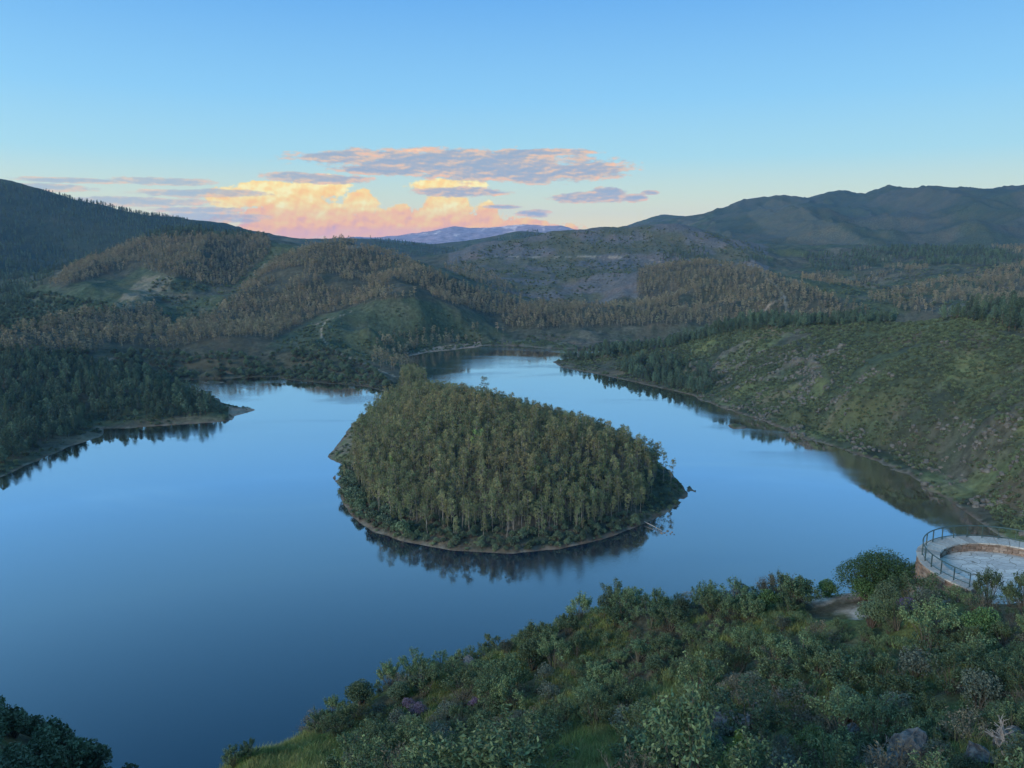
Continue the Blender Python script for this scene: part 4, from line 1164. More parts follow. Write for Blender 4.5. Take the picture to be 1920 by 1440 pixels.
for k, (px, py, s, lab) in enumerate([(975, 1425, 1.2, 'round grey-leaved bush left of the dry grass patch'), (1340, 1390, .8, 'grey-green cushion bush beside the dark outcrop'), (1250, 1370, .7, 'small silver bush on the grassy gap'), (720, 1420, 1.0, 'pale grey bush low on the left slope')]):
    p = npix(px, py, 14, 60); shrub('grey_bush', ('branches', 'foliage'), (HEA[k % 3][0], HEA[k % 3][2]), p, k, s, lab, 'bush')

for k, (px, py, s) in enumerate([(395, 1440, .75), (440, 1422, .9), (470, 1405, .7), (520, 1385, .8), (352, 1455, .6), (600, 1362, .9)]):
    p = npix(px, py + 14, 20, 58); shrub('rockrose_shrub', ('branches', 'foliage'), CIS[k % 7][:2], p, k, s, 'grey-green rockrose on the green turf edge at the lower left of the slope', 'shrub', 'rockroses on the lower left turf edge')
# rocks
RK = [(1380, 1370, 1.1, 1, 'big dark slate outcrop above the yellow broom'), (1415, 1350, .7, 2, 'pale-faced slate block on the dark outcrop'), (1330, 1400, .8, 0, 'dark slate slab left of the outcrop'),
      (1700, 1430, 1.0, 3, 'tall grey rock with dead branches at the bottom edge'), (1840, 1435, .6, 2, 'pale pointed rock at the bottom right'), (1900, 1400, .6, 3, 'dark rock behind the pale pointed one'), (1470, 1310, .6, 1, 'slate boulder under the middle shrubs'),
      (1130, 1345, .5, 0, 'small grey rock by the grassy gap'), (855, 1225, .9, 0, 'grey ledge on the skyline of the slope'), (880, 1245, .7, 1, 'lichened rock just under the skyline ledge'), (820, 1255, .5, 4, 'small rock left of the skyline ledge'),
      (1520, 1102, .4, 2, 'pale stone on the left end of the path'), (1495, 1115, .3, 0, 'small pale stone beside the path'), (1600, 1385, .6, 0, 'low slate rock behind the dark green bush'), (940, 1215, .5, 3, 'rock at the top of the slope right of the ledge'), (840, 1370, .35, 1, 'white stone at the foot of the yellow grass strip'),
      (805, 1385, .4, 4, 'flat pale stone below the yellow grass strip'), (1755, 1175, .6, 1, 'dark rock under the platform approach'), (1290, 1330, .4, 2, 'half-hidden rock among the middle shrubs')]
for k, (px, py, s, v, lab) in enumerate(RK):
    p = npix(px, py, 14, 60); o = add_obj('rock', ROCKS[v], None, (p[0], p[1], p[2] + .12 * s)); o.scale = (s,) * 3; o.rotation_euler = (RNG.uniform(-.3, .3), RNG.uniform(-.3, .3), k * 1.3)
    tag(o, lab, 'rock'); placed.append((p[0], p[1], s * 1.2))
# dead and bare shrubs
for k, (px, py, s, lab) in enumerate([(1660, 1440, .8, 'gnarled white dead branches beside the tall grey rock'), (1900, 1440, .9, 'bleached dead trunk at the bottom right corner'), (1785, 1390, .7, 'forked dead stick among dark shrubs at the right'),
                                      (1630, 1460, .7, 'twisted pale stems at the bottom edge'), (1900, 1290, .6, 'dead branch lying at the right edge')]):
    p = npix(px, py, 14, 60); shrub('dead_shrub', ('branches',), (TWD[k % 3],), p, k * 2, s, lab, 'dead shrub')
BARE = [(350, 1440), (1260, 1440), (1290, 1400), (1180, 1415), (1500, 1380), (1560, 1340), (1440, 1270), (1330, 1290), (1700, 1300), (1800, 1290), (1000, 1300), (940, 1270), (1060, 1260), (830, 1330), (690, 1360), (1620, 1250), (1880, 1230), (1150, 1310), (1240, 1330), (1750, 1350), (1850, 1350), (1480, 1420), (910, 1390), (860, 1290), (1900, 1180)]
for k, (px, py) in enumerate(BARE):
    p = npix(px, py, 14, 62); s = .55 + .25 * RNG.uniform()
    if k == 0: lab, g = 'lone leafless bush against the water at the lower left', None
    elif px > 1300: lab, g = 'leafless grey twiggy shrub among the shrubs right of the dry grass patch', 'bare shrubs, right part of the slope'
    else: lab, g = 'leafless grey twiggy shrub on the left part of the near slope', 'bare shrubs, left part of the slope'
    shrub('bare_shrub', ('branches',), (TW[k % 4],), p, k, s, lab, 'bare shrub', g)

# rockroses over the rest of the slope
def near_gap(px, py):
    g = inpoly(px, py, [(1000, 1520), (1010, 1400), (1140, 1362), (1190, 1380), (1200, 1600), (1000, 1600)]) | inpoly(px, py, [(805, 1290), (850, 1280), (845, 1340), (790, 1370)]) | \
        inpoly(px, py, [(385, 1450), (450, 1400), (560, 1365), (650, 1400), (700, 1600), (385, 1600)]) | inpoly(px, py, [(1490, 1122), (1500, 1095), (1600, 1092), (1665, 1110), (1650, 1172), (1600, 1185), (1530, 1185), (1500, 1150)]) | \
        inpoly(px, py, [(1230, 1290), (1290, 1270), (1270, 1330), (1200, 1350)]) | inpoly(px, py, [(1800, 1440), (1790, 1400), (1850, 1390), (1900, 1440)])
    return g
cand = []
for _ in range(90000):
    D = math.sqrt(RNG.uniform(14 ** 2, 60 ** 2)); a = RNG.uniform(-.42, 1.1)
    cand.append((D * math.sin(a), D * math.cos(a)))
cand = np.array(cand); cz = nheight(cand[:, 0], cand[:, 1]); cpx, cpy = project(cand[:, 0], cand[:, 1], cz)
ok = (cpx > 250) & (cpx < 3800) & (cpy < 1560 + np.maximum(cpx - 1900, 0)) & ~near_gap(cpx, cpy) & (np.hypot(cand[:, 0] - PC.x, cand[:, 1] - PC.y) > np.where(cand[:, 1] > PC.y - 2.5, 6.0, 5.1))
ok &= ~((cand[:, 0] > PC.x - 3.8) & (cand[:, 1] > PC.y - 5.0) & (cand[:, 1] < PC.y))
# hidden beyond the brow of the slope
lip = np.interp(cpx, [250, 370, 480, 560, 640, 740, 830, 1000, 1200, 1350, 1480, 1700, 1990], [1475, 1462, 1420, 1378, 1335, 1280, 1238, 1185, 1135, 1115, 1100, 1080, 1075])
ok &= cpy > lip
cand, cz, cpx, cpy = cand[ok], cz[ok], cpx[ok], cpy[ok]
dens = fbm(cand[:, 0] / 5, cand[:, 1] / 5, 2, 701)
ROS = []
for i in range(len(cand)):
    x, y = cand[i]
    s = float(np.clip(.74 + 1.0 * (dens[i] - .3) + RNG.uniform(-.3, .42), .42, 1.5))
    if free(x, y, 1.22 * s):
        placed.append((x, y, 1.22 * s)); ROS.append((x, y, float(cz[i]), s, float(cpx[i]), float(cpy[i])))
CNT['rockrose'] = len(ROS)
ROS.sort(key=lambda q: (q[4] > 1960, -q[3] / math.hypot(q[0], q[1])))
FLW = Geo()
NR_ = min(292, len(ROS))
for i, (x, y, z, s, px, py) in enumerate(ROS[:NR_]):
    v = int(RNG.integers(0, 7))
    if py < 1150: w_ = 'along the skyline of the slope'
    elif px < 800: w_ = 'on the lower left part of the slope'
    elif px < 1200: w_ = 'in the middle of the slope above the dry grass patch' if py < 1370 else 'near the dry grass patch'
    elif px < 1600: w_ = 'in the dense thicket below the rock path' if py < 1290 else 'around the dark slate outcrop'
    else: w_ = 'in the thicket in front of the viewing platform' if py < 1290 else 'in the bottom right thicket'
    k = 'tall' if s > 1.15 else ('small' if s < .82 else 'medium-sized')
    tilt = RNG.uniform(-.12, .12)
    sp_ = RNG.uniform(0, 1) + .25 * (fbm(np.array([x / 6.0]), np.array([y / 6.0]), 2, 731)[0] - .5)
    if sp_ > .88: kind_, meshes_, wd = 'heath_shrub', (HEA[v % 3][0], HEA[v % 3][2]), 'dull grey-green heath bush'
    elif sp_ > .82: kind_, meshes_, wd = 'leafy_bush', (RB[v % 2][0], RB[v % 2][2]), 'dense dark green bush'
    elif sp_ > .60: kind_, meshes_, wd = 'withered_shrub', (TW[v % 4], BRN[v % 3]), 'withered brown twiggy shrub'
    else: kind_, meshes_, wd = 'rockrose_shrub', CIS[v][:2], 'grey-green rockrose'
    if kind_ == 'leafy_bush': s *= .72
    e = empty(kind_, (x, y, z), RNG.uniform(0, 6.28), s)
    e.scale = (s * RNG.uniform(.85, 1.2), s * RNG.uniform(.85, 1.2), s * RNG.uniform(.8, 1.15)); e.rotation_euler.x = tilt
    add_obj('branches', meshes_[0], e); add_obj('foliage', meshes_[1], e)
    tag(e, f'{k} {wd} {w_}', 'shrub', f'{k} {wd}, {w_}')
RS = np.array([q[:3] for q in ROS[NR_:]]) if len(ROS) > NR_ else np.zeros((0, 3))
U = []
for _ in range(9000):
    i = int(RNG.integers(0, len(cand)))
    U.append((cand[i, 0] + RNG.uniform(-.3, .3), cand[i, 1] + RNG.uniform(-.3, .3)))
U = np.array(U)[:1800]; U = np.column_stack([U, nheight(U[:, 0], U[:, 1])])
UA = np.concatenate([RS, U]); us = np.concatenate([[q[3] for q in ROS[NR_:]], RNG.uniform(.25, .55, len(U))])
stuff_scatter('undergrowth', UA, us, RNG.uniform(0, 6.28, len(UA)), RNG.integers(0, 3, len(UA)), CIS_2, 'low leafy undergrowth filling the gaps between the near shrubs', 'undergrowth')

# loose rock on the rocky faces of the right-hand hill
RP = sample([(1290, 745), (1300, 690), (1500, 640), (1960, 620), (1960, 1010), (1850, 1000), (1700, 900), (1500, 825)], 300, 720, 5, lambda x, y, z, px, py, r: (rock_mask(x, y, px, py, z, r) > .25) | ((fbm(x / 11, y / 11, 3, 621) > .6) & (z < 40)), 0, None, 2)
RKS = [ROCKS[5 + i] for i in range(0)] 
ROCK_SRC = [rock_mesh(60 + i, .8) for i in range(4)]
M_CRAG = plain_mat('schist', (0.10, 0.097, 0.088), .9, .5, .8, bump=1.0, col2=(0.05, 0.048, 0.042))
for m_ in ROCK_SRC: m_.materials.clear(); m_.materials.append(M_CRAG)
stuff_scatter('boulders', RP + [0, 0, .1], RNG.uniform(.35, 1.7, len(RP)) ** 1.5, RNG.uniform(0, 6.28, len(RP)), RNG.integers(0, 4, len(RP)), ROCK_SRC, 'broken grey rock strewn over the faces of the right-hand hill', 'boulders')
# grass on the near slope
def grass_proto(seed):
    rng = np.random.default_rng(seed); g = Geo()
    n = 60; b = rng.normal(size=(n, 2)) * .16; d = rng.normal(size=(n, 2)) * .12; hh = rng.uniform(.12, .34, n)
    a = rng.uniform(0, 6.28, n); wx, wy = np.cos(a) * .011, np.sin(a) * .011
    v = np.stack([np.stack([b[:, 0] - wx, b[:, 1] - wy, np.full(n, -.03)], -1), np.stack([b[:, 0] + wx, b[:, 1] + wy, np.full(n, -.03)], -1), np.stack([b[:, 0] + d[:, 0], b[:, 1] + d[:, 1], hh], -1)], 1).reshape(-1, 3)
    g.add(v, None, np.arange(n * 3).reshape(-1, 3)); return g
M_GRASS = foliage_mat('grass_blades', (0.10, 0.15, 0.042), (0.15, 0.145, 0.06), (0.085, 0.14, 0.04), 4, leafvar=.7)
GR = [grass_proto(800 + i).mesh('grass_tuft', M_GRASS) for i in range(3)]
D = np.sqrt(RNG.uniform(14 ** 2, 56 ** 2, 36000)); a = RNG.uniform(-.42, 1.1, 36000)
gx_, gy_ = D * np.sin(a), D * np.cos(a); gz_ = nheight(gx_, gy_); gpx, gpy = project(gx_, gy_, gz_)
k = (gpx > 250) & (gpx < 3800) & (gpy < 1480 + np.maximum(gpx - 1900, 0)) & (np.hypot(gx_ - PC.x, gy_ - PC.y) > 5.4) & ~inpoly(gpx, gpy, [(1490, 1122), (1500, 1095), (1600, 1092), (1665, 1110), (1650, 1172), (1600, 1185), (1530, 1185), (1500, 1150)])
k &= near_gap(gpx, gpy) | (fbm(gx_ / 3, gy_ / 3, 2, 811) > .56)
GP = np.stack([gx_, gy_, gz_], -1)[k]
stuff_scatter('grass', GP, RNG.uniform(.5, 1.2, len(GP)), RNG.uniform(0, 6.28, len(GP)), RNG.integers(0, 3, len(GP)), GR, 'short green and yellowing grass on the near slope', 'grass')

# ------------------------------------------------------------------ viewing platform
def stone_ring(g, rng, r_in, r_out, z0, z1, a0, a1, course=.16, face='both'):
    """courses of rough stones round a ring (angles in radians)"""
    z = z0
    while z < z1 - .03:
        ch = min(course * rng.uniform(.75, 1.25), z1 - z)
        a = a0 + rng.uniform(-.02, .02)
        while a < a1:
            la = rng.uniform(.22, .55) / r_out
            b = min(a + la, a1)
            o, i_ = r_out + rng.uniform(-.05, .05), r_in - rng.uniform(-.04, .04)
            gap = .012 / r_out
            zt = z + ch - .012
            pts = []
            for zz in (z, zt):
                for rr in (i_, o):
                    for aa in (a + gap, b - gap):
                        pts.append((rr * math.cos(aa) + rng.uniform(-.015, .015), rr * math.sin(aa) + rng.uniform(-.015, .015), zz + rng.uniform(-.012, .012)))
            g.add(pts, [(0, 1, 3, 2), (4, 6, 7, 5), (0, 4, 5, 1), (2, 3, 7, 6), (0, 2, 6, 4), (1, 5, 7, 3)])
            a = b
        z += ch

def stone_mat(name, ca, cb, cc_):
    m, nt, out = new_mat(name)
    geo = N(nt, 'ShaderNodeNewGeometry'); tc = N(nt, 'ShaderNodeTexCoord')
    c = ramp(nt, geo.outputs['Random Per Island'], [(0, ca), (.5, cb), (1, cc_)])
    nz = N(nt, 'ShaderNodeTexNoise'); nz.inputs['Scale'].default_value = 9; nz.inputs['Detail'].default_value = 6; L(nt, tc.outputs['Object'], nz.inputs['Vector'])
    c = mixc(nt, 1, c, mth(nt, 'MULTIPLY_ADD', nz.outputs['Fac'], 1.2, .4), 'MULTIPLY')
    b = N(nt, 'ShaderNodeBsdfPrincipled'); L(nt, c, b.inputs['Base Color']); b.inputs['Roughness'].default_value = .9; b.inputs['Specular IOR Level'].default_value = .2
    bp = N(nt, 'ShaderNodeBump'); bp.inputs['Distance'].default_value = .03; bp.inputs['Strength'].default_value = .7; L(nt, nz.outputs['Fac'], bp.inputs['Height']); L(nt, bp.outputs[0], b.inputs['Normal'])
    L(nt, b.outputs[0], out.inputs[0]); return m
M_WALL = stone_mat('rubble_stone', (0.11, 0.085, 0.07), (0.17, 0.125, 0.10), (0.23, 0.19, 0.16))
M_COPE = stone_mat('pale_coping_stone', (0.22, 0.21, 0.195), (0.32, 0.30, 0.27), (0.17, 0.155, 0.14))
M_CORE = plain_mat('mortar', (0.10, 0.085, 0.07), .95, .3, 4)
m, nt, out = new_mat('flagstone_paving')
tc = N(nt, 'ShaderNodeTexCoord'); vo = N(nt, 'ShaderNodeTexVoronoi'); vo.feature = 'DISTANCE_TO_EDGE'; vo.inputs['Scale'].default_value = 1.35
mp = N(nt, 'ShaderNodeMapping'); mp.inputs['Scale'].default_value = (1, 1.7, 0); mp.inputs['Rotation'].default_value = (0, 0, .5)
nzd = N(nt, 'ShaderNodeTexNoise'); nzd.inputs['Scale'].default_value = 2.5; L(nt, tc.outputs['Object'], nzd.inputs['Vector'])
L(nt, tc.outputs['Object'], mp.inputs[0]); va = N(nt, 'ShaderNodeVectorMath'); va.operation = 'ADD'
vs = N(nt, 'ShaderNodeVectorMath'); vs.operation = 'SCALE'; vs.inputs['Scale'].default_value = .25; L(nt, nzd.outputs['Color'], vs.inputs[0])
L(nt, mp.outputs[0], va.inputs[0]); L(nt, vs.outputs[0], va.inputs[1]); L(nt, va.outputs[0], vo.inputs['Vector'])
vc = N(nt, 'ShaderNodeTexVoronoi'); vc.inputs['Scale'].default_value = 1.35; L(nt, va.outputs[0], vc.inputs['Vector'])
hs = N(nt, 'ShaderNodeSeparateColor'); L(nt, vc.outputs['Color'], hs.inputs[0])
c = ramp(nt, hs.outputs[0], [(0, (0.27, 0.26, 0.245)), (.5, (0.34, 0.33, 0.31)), (1, (0.40, 0.385, 0.355))])
nzf = N(nt, 'ShaderNodeTexNoise'); nzf.inputs['Scale'].default_value = 6; nzf.inputs['Detail'].default_value = 6; L(nt, tc.outputs['Object'], nzf.inputs['Vector'])
c = mixc(nt, 1, c, mth(nt, 'MULTIPLY_ADD', nzf.outputs['Fac'], .7, .65), 'MULTIPLY')
joint = mth(nt, 'LESS_THAN', vo.outputs['Distance'], .022)
c = mixc(nt, joint, c, (0.14, 0.125, 0.10))
b = N(nt, 'ShaderNodeBsdfPrincipled'); L(nt, c, b.inputs['Base Color']); b.inputs['Roughness'].default_value = .8
bp = N(nt, 'ShaderNodeBump'); bp.inputs['Distance'].default_value = .03; L(nt, mth(nt, 'MINIMUM', vo.outputs['Distance'], .06), bp.inputs['Height']); L(nt, bp.outputs[0], b.inputs['Normal'])
L(nt, b.outputs[0], out.inputs[0]); M_FLAG = m
M_RAIL = plain_mat('green_painted_steel', (0.05, 0.085, 0.085), .45, .3, 3, metallic=.3, spec=.5)

def platform():
    rng = np.random.default_rng(900)
    root = tag(empty('viewing_platform', PC), 'round stone viewing platform with pale flagstone floor above the lake', 'viewing platform')
    A0, A1 = math.radians(-40), math.radians(214)
    g = Geo()
    # floor: disc and approach toward the front-right
    n = 72; th = np.linspace(0, 2 * math.pi, n, endpoint=False)
    ring = np.stack([3.68 * np.cos(th), 3.68 * np.sin(th), np.zeros(n)], -1)
    g.add(np.vstack([ring, [(0, 0, 0)]]), None, [(k, (k + 1) % n, n) for k in range(n)])
    for k in range(n):
        pass
    g.add([(-3.6, -1.8, -.006), (-3.1, -3.9, -.006), (6.2, -3.9, -.006), (6.2, -1.8, -.006), (-3.6, -1.8, -.9), (-3.1, -3.9, -.9), (6.2, -3.9, -.9), (6.2, -1.8, -.9)],
          [(0, 1, 2, 3), (0, 4, 5, 1), (1, 5, 6, 2), (2, 6, 7, 3)])
    add_obj('floor', g.mesh('floor', M_FLAG), root)
    w_ = Geo(); stone_ring(w_, rng, 3.7, 4.72, -3.4, .46, A0, A1)
    wall = add_obj('wall', w_.mesh('wall', M_WALL), root)
    # mortar core
    core = Geo(); na = 60; aa = np.linspace(A0 + .012, A1 - .012, na)
    def rg(r, z): return np.stack([r * np.cos(aa), r * np.sin(aa), np.full(na, z)], -1)
    v = np.concatenate([rg(3.76, -3.4), rg(3.76, .42), rg(4.66, .42), rg(4.66, -3.4)])
    q = [(a * na + k, a * na + k + 1, (a + 1) * na + k + 1, (a + 1) * na + k) for a in range(3) for k in range(na - 1)]
    q += [(0, na, 2 * na, 3 * na), (na - 1, 2 * na - 1, 3 * na - 1, 4 * na - 1)]
    core.add(v, q); add_obj('mortar', core.mesh('mortar', M_CORE), wall)
    cp_ = Geo(); a = A0
    while a < A1 - .03:
        b_ = min(a + rng.uniform(.45, .8) / 4.2, A1)
        pts = []
        for zz in (.47, .545):
            for rr in (3.62, 4.26, 4.78):
                for x_ in (a + .003, b_ - .003):
                    r2 = rr + rng.uniform(-.03, .03)
                    pts.append((r2 * math.cos(x_), r2 * math.sin(x_), zz + rng.uniform(-.006, .006)))
        cp_.add(pts, [(0, 1, 3, 2), (2, 3, 5, 4), (6, 8, 9, 7), (8, 10, 11, 9), (0, 6, 7, 1), (4, 5, 11, 10), (0, 2, 8, 6), (2, 4, 10, 8), (1, 7, 9, 3), (3, 9, 11, 5)])
        a = b_
    add_obj('coping', cp_.mesh('coping', M_COPE), root)
    # stepped pier at the wall's near end
    pier = Geo()
    c0 = np.array([4.2 * math.cos(A1), 4.2 * math.sin(A1)])
    for k in range(9):
        z = -1.5 + k * .17
        wd = .62 - .03 * k
        for jx in (-1, 0):
            x0 = c0[0] + jx * wd + rng.uniform(-.03, .03) + .05
            pier.add([(x0 + dx, c0[1] - .1 + dy, z + dz) for dz in (0, .155) for dy in (-wd * .8, .05) for dx in (0, wd - .02)],
                     [(0, 1, 3, 2), (4, 6, 7, 5), (0, 4, 5, 1), (2, 3, 7, 6), (0, 2, 6, 4), (1, 5, 7, 3)])
    add_obj('pier', pier.mesh('pier', M_WALL), root)
    # railing (a thing standing on the wall)
    rail = tag(empty('railing', (PC.x, PC.y, PC.z + .54)), 'curved green metal railing standing on the platform wall', 'railing')
    B0, B1 = math.radians(-30), math.radians(211)
    ang = np.linspace(B0, B1, 90)
    def arc(z): return np.stack([4.5 * np.cos(ang), 4.5 * np.sin(ang), np.full(90, z)], -1)
    g1 = Geo(); g1.tube(arc(.74), np.full(90, .034), 8); add_obj('handrail', g1.mesh('handrail', M_RAIL, True), rail)
    g2 = Geo(); g2.tube(arc(.16), np.full(90, .022), 6); add_obj('lower_rail', g2.mesh('lower_rail', M_RAIL, True), rail)
    pg = Geo(); pg.add([(x_, y_, z_) for z_ in (-.02, .74) for y_ in (-.03, .03) for x_ in (-.012, .012)], [(0, 1, 3, 2), (4, 6, 7, 5), (0, 4, 5, 1), (2, 3, 7, 6), (0, 2, 6, 4), (1, 5, 7, 3)])
    pm = pg.mesh('post', M_RAIL)
    na_ = 22
    for k in range(na_ + 1):
        t = B1 - (B1 - B0) * k / na_
        o = add_obj('post', pm, rail, (4.5 * math.cos(t), 4.5 * math.sin(t), 0)); o.rotation_euler = (0, 0, t + math.pi / 2)
platform()

# drift log and stones at the island's tip
def w0(px, py):
    a, t = azel(px, py); D = -H / float(t); return np.array([D * math.sin(a), D * math.cos(a), 0])
a_, b_ = w0(1208, 982), w0(1243, 997)
g = Geo(); a2 = a_ + [0, 0, 1.0]; b2 = b_ + [0, 0, .15]
g.tube([a2, a2 * .5 + b2 * .5 + [0, 0, .1], b2], [.22, .18, .08], 7)
tag(add_obj('fallen_trunk', g.mesh('fallen_trunk', M_DEAD, True)), 'bleached fallen trunk reaching into the water from the island', 'fallen trunk')
M_SHORE = plain_mat('shore_stone', (0.17, 0.15, 0.13), .9, .6, 1.0, bump=.6)
for k in range(5):
    ROCKS.append(ROCKS[k].copy()); ROCKS[-1].materials.clear(); ROCKS[-1].materials.append(M_SHORE)
for k, (px, py, s) in enumerate([(1246, 999, .6), (1252, 996, .9), (1257, 1001, .5), (1260, 998, .45), (1264, 1002, .35), (1250, 1003, .4), (1240, 1000, .8)]):
    p = w0(px, py); o = add_obj('shore_stone', ROCKS[5 + k % 5], None, (p[0], p[1], .08)); o.scale = (s,) * 3
    o.rotation_euler = (0, 0, k); tag(o, 'small dark stone breaking the water off the island tip', 'stone', 'stones in the water at the end of the fallen trunk')

# ------------------------------------------------------------------ air
def make_haze():
    x, y0, y1, z0, z1 = 12500, -300, 13200, -13.5, 640
    v = [(a, b, c) for c in (z0, z1) for b in (y0, y1) for a in (-x, x)]
    m = bpy.data.materials.new('haze'); m.use_nodes = True; nt = m.node_tree; nt.nodes.clear()
    out = nt.nodes.new('ShaderNodeOutputMaterial'); pv = nt.nodes.new('ShaderNodeVolumePrincipled')
    pv.inputs['Color'].default_value = (0.24, 0.52, 1.0, 1); pv.inputs['Density'].default_value = HAZE; pv.inputs['Anisotropy'].default_value = 0.0
    nt.links.new(pv.outputs[0], out.inputs['Volume'])
    o = add_obj('haze', raw_mesh('haze', v, [(0, 2, 3, 1), (4, 5, 7, 6), (0, 1, 5, 4), (2, 6, 7, 3), (0, 4, 6, 2), (1, 3, 7, 5)], m))
    tag(o, 'thin blue evening haze filling the valley air', 'haze', kind='stuff')
HAZE = 3.2e-5
make_haze()

# ------------------------------------------------------------------ sky
SUN_EL, SUN_AZ = math.radians(3.0), math.radians(230)     # low, to the left and behind the viewer
def make_world():
    w = bpy.data.worlds.new('World'); sc.world = w; w.use_nodes = True
    nt = w.node_tree; nt.nodes.clear()
    out = nt.nodes.new('ShaderNodeOutputWorld'); bg = nt.nodes.new('ShaderNodeBackground')
    tc = nt.nodes.new('ShaderNodeTexCoord')
    sx = nt.nodes.new('ShaderNodeSeparateXYZ'); L(nt, tc.outputs['Generated'], sx.inputs[0])
    X, Y, Z = sx.outputs
    el = mth(nt, 'ARCSINE', Z); az = mth(nt, 'ARCTAN2', X, Y)
    U = mth(nt, 'MULTIPLY', az, F); V = mth(nt, 'MULTIPLY', el, F)
    sky = nt.nodes.new('ShaderNodeTexSky'); sky.sky_type = 'NISHITA'; sky.sun_disc = False
    sky.sun_elevation = SUN_EL; sky.sun_rotation = SUN_AZ; sky.dust_density = 1.0; sky.ozone_density = 2.0
    d = math.degrees
    e01 = mth(nt, 'DIVIDE', mth(nt, 'ADD', mth(nt, 'MULTIPLY', el, 180 / math.pi), 5.0), 95.0, clamp=True)
    st = [(-5, (190, 190, 180)), (0, (255, 232, 165)), (1.6, (248, 236, 186)), (3.4, (216, 232, 208)), (6, (172, 222, 236)), (10, (142, 206, 246)), (16.5, (106, 176, 240)), (23, (122, 194, 252)), (36, (96, 180, 250)), (90, (140, 200, 255))]
    grad = ramp(nt, e01, [((e + 5) / 95, lin(*c)) for e, c in st])
    # the glow of the set sun lies behind the viewer
    back = mth(nt, 'MULTIPLY_ADD', mth(nt, 'ADD', mth(nt, 'MULTIPLY', X, math.sin(SUN_AZ - .25)), mth(nt, 'MULTIPLY', Y, math.cos(SUN_AZ - .25))), .5, .5, True)
    glow = mixc(nt, 1.0, ramp(nt, e01, [((e + 5) / 95, c) for e, c in [(-5, (1.6, 1.0, .55)), (0, (7, 5.0, 3.3)), (8, (7.5, 5.6, 4.2)), (25, (5.5, 4.3, 3.4)), (60, (3, 2.5, 2.0)), (90, (1.9, 1.7, 1.5))]]), 1.0, 'MULTIPLY')
    bf = mth(nt, 'POWER', back, 4.0)
    grad = mixc(nt, 1.0, grad, mixc(nt, bf, (1, 1, 1), glow), 'MULTIPLY')
    nis = mixc(nt, 1.0, sky.outputs[0], 0.10, 'MULTIPLY')
    base = mixc(nt, 0.15, grad, nis)
    # clouds
    p = nt.nodes.new('ShaderNodeCombineXYZ'); L(nt, U, p.inputs[0]); L(nt, V, p.inputs[1])
    def cloud_noise(sxs, sys, scale, detail, off=(0, 0), rough=.6):
        mp = nt.nodes.new('ShaderNodeMapping'); mp.inputs['Scale'].default_value = (sxs, sys, 1); mp.inputs['Location'].default_value = (off[0], off[1], 0)
        L(nt, p.outputs[0], mp.inputs[0])
        n = nt.nodes.new('ShaderNodeTexNoise'); n.inputs['Scale'].default_value = scale; n.inputs['Detail'].default_value = detail; n.inputs['Roughness'].default_value = rough
        L(nt, mp.outputs[0], n.inputs['Vector']); return n.outputs['Fac']
    def layer(ells):
        acc = None
        for cx, cy, a, b in ells:
            A, t = azel(cx, cy)
            sb = nt.nodes.new('ShaderNodeVectorMath'); sb.operation = 'SUBTRACT'; L(nt, p.outputs[0], sb.inputs[0]); sb.inputs[1].default_value = (float(A) * F, math.atan(float(t)) * F, 0)
            ml = nt.nodes.new('ShaderNodeVectorMath'); ml.operation = 'MULTIPLY'; L(nt, sb.outputs[0], ml.inputs[0]); ml.inputs[1].default_value = (1 / a, 1 / b, 0)
            ln = nt.nodes.new('ShaderNodeVectorMath'); ln.operation = 'LENGTH'; L(nt, ml.outputs[0], ln.inputs[0])
            v = mth(nt, 'SUBTRACT', 1.0, ln.outputs['Value'])
            acc = v if acc is None else mth(nt, 'SMOOTH_MAX', acc, v, 0.15)
        return acc
    def smooth(x, a, b):
        n = nt.nodes.new('ShaderNodeMapRange'); n.interpolation_type = 'SMOOTHSTEP'; L(nt, x, n.inputs[0]); n.inputs[1].default_value = a; n.inputs[2].default_value = b; return n.outputs[0]
    # cumulus
    nA = cloud_noise(1, 1.15, .020, 7, (0, 0), .5); nA2 = cloud_noise(1, 1.15, .020, 3, (4.0, -7.0), .5); nA3 = cloud_noise(1, 1.15, .020, 3, (0, 0), .5); nf = cloud_noise(1, 1.3, .075, 5)
    dA = layer([(511, 368, 108, 27), (560, 404, 130, 26), (690, 421, 270, 27), (676, 384, 32, 34), (751, 398, 26, 20), (841, 392, 48, 36), (838, 349, 75, 15), (912, 396, 25, 22), (600, 350, 60, 22), (500, 350, 60, 10), (800, 420, 200, 26), (960, 428, 130, 17), (1040, 430, 60, 10)])
    dA = mth(nt, 'ADD', dA, mth(nt, 'MULTIPLY', mth(nt, 'SUBTRACT', nA, .5), 1.5)); dA = mth(nt, 'ADD', dA, mth(nt, 'MULTIPLY', mth(nt, 'SUBTRACT', nf, .5), .75))
    mA = smooth(dA, .0, .17)
    rel = mth(nt, 'MULTIPLY', mth(nt, 'SUBTRACT', nA3, nA2), 2.0)
    vert = smooth(V, 15, 100)
    t = mth(nt, 'ADD', mth(nt, 'MULTIPLY_ADD', vert, .55, .33), rel); t = mth(nt, 'ADD', t, mth(nt, 'MULTIPLY', mth(nt, 'SUBTRACT', nA, .5), .5), clamp=True)
    cA = ramp(nt, t, [(0, lin(205, 160, 162)), (.2, lin(236, 172, 142)), (.42, lin(255, 188, 118)), (.65, lin(255, 206, 118)), (.85, lin(255, 224, 138)), (1, lin(255, 240, 168))])
    base = mixc(nt, mA, base, cA)
    # pink bank low on the horizon
    mP = layer([(720, 446, 300, 22)]); mP = smooth(mth(nt, 'ADD', mP, mth(nt, 'MULTIPLY', mth(nt, 'SUBTRACT', nA, .5), .6)), -.1, .5)
    base = mixc(nt, mth(nt, 'MULTIPLY', mP, .7), base, lin(232, 176, 164))
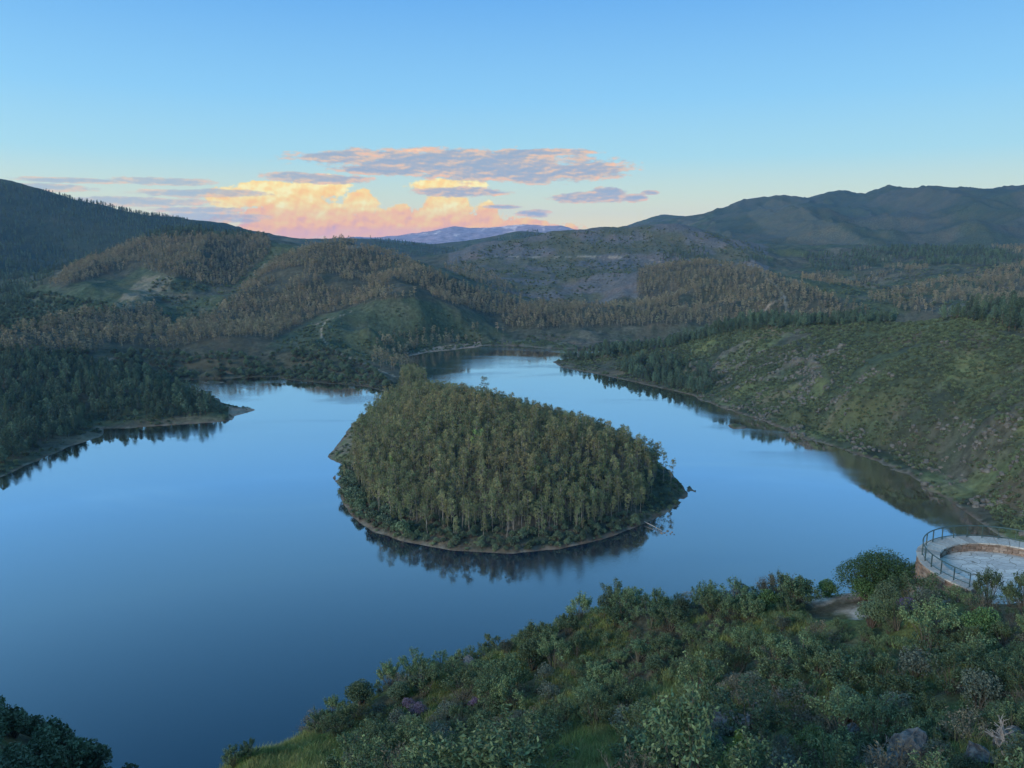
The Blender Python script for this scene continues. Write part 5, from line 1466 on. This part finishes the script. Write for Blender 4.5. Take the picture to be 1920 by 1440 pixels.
    # flat upper clouds
    nB = cloud_noise(1, 3.2, .016, 8, (11, 3), .62); nB2 = cloud_noise(1, 3.2, .016, 8, (11 + 4, 3 - 12), .62); nBf = cloud_noise(1, 2.4, .06, 5, (5, 5))
    dB = layer([(862, 302, 265, 23), (976, 322, 205, 21), (637, 295, 90, 12), (1110, 317, 72, 12), (1000, 286, 130, 7), (720, 318, 90, 10), (1105, 371, 72, 11), (1140, 362, 32, 13), (1192, 371, 24, 8), (1220, 361, 18, 5),
                (130, 338, 85, 5), (300, 340, 85, 7), (250, 378, 130, 8), (380, 394, 80, 6), (90, 352, 70, 7), (600, 336, 110, 9), (540, 330, 50, 8), (860, 360, 90, 10), (430, 362, 60, 8), (940, 388, 40, 4), (1000, 400, 30, 8), (395, 408, 110, 10), (330, 362, 80, 7)])
    dB = mth(nt, 'ADD', dB, mth(nt, 'MULTIPLY', mth(nt, 'SUBTRACT', nB, .5), 1.5)); dB = mth(nt, 'ADD', dB, mth(nt, 'MULTIPLY', mth(nt, 'SUBTRACT', nBf, .5), .7))
    mB = smooth(dB, -.10, .24)
    relB = mth(nt, 'ADD', mth(nt, 'MULTIPLY', mth(nt, 'SUBTRACT', nB, nB2), 3.0), mth(nt, 'MULTIPLY_ADD', mth(nt, 'SUBTRACT', 1.0, smooth(dB, .1, .9)), .35, .12), clamp=True)
    cB = ramp(nt, relB, [(0, lin(152, 166, 184)), (.3, lin(172, 172, 178)), (.52, lin(214, 188, 166)), (.8, lin(240, 188, 152)), (1, lin(255, 206, 150))])
    base = mixc(nt, mth(nt, 'MULTIPLY', mB, mth(nt, 'MULTIPLY_ADD', smooth(U, -620, -250), .3, .65)), base, cB)
    L(nt, base, bg.inputs[0]); bg.inputs[1].default_value = 1.0
    L(nt, bg.outputs[0], out.inputs[0])
    w.cycles.sampling_method = 'MANUAL'; w.cycles.sample_map_resolution = 1024
make_world()

# ------------------------------------------------------------------ light, camera, render settings
ld = bpy.data.lights.new('sun', 'SUN'); ld.energy = 3.0; ld.angle = math.radians(14); ld.color = (1.0, .84, .68)
lo = bpy.data.objects.new('sun', ld); C.objects.link(lo)
el_l = math.radians(20)
dirv = Vector((math.sin(SUN_AZ) * math.cos(el_l), math.cos(SUN_AZ) * math.cos(el_l), math.sin(el_l)))
lo.rotation_euler = dirv.to_track_quat('Z', 'Y').to_euler(); lo.location = (0, -20, 200)

cd = bpy.data.cameras.new('camera'); co = bpy.data.objects.new('camera', cd); C.objects.link(co)
cd.sensor_fit = 'HORIZONTAL'; cd.sensor_width = 36.0; cd.lens = F / 1920 * 36.0
cd.clip_start = 0.5; cd.clip_end = 60000
co.location = (0, 0, H); co.rotation_euler = (math.pi / 2 - PITCH, 0, 0)
sc.camera = co
sc.view_settings.view_transform = 'Standard'; sc.view_settings.look = 'None'; sc.view_settings.exposure = 0.2; sc.view_settings.gamma = 1
cy = sc.cycles
cy.use_denoising = True
cy.max_bounces = 5; cy.diffuse_bounces = 2; cy.glossy_bounces = 2; cy.transmission_bounces = 2; cy.volume_bounces = 0; cy.transparent_max_bounces = 8
cy.use_adaptive_sampling = True; cy.adaptive_threshold = 0.012
print('COUNTS', CNT)
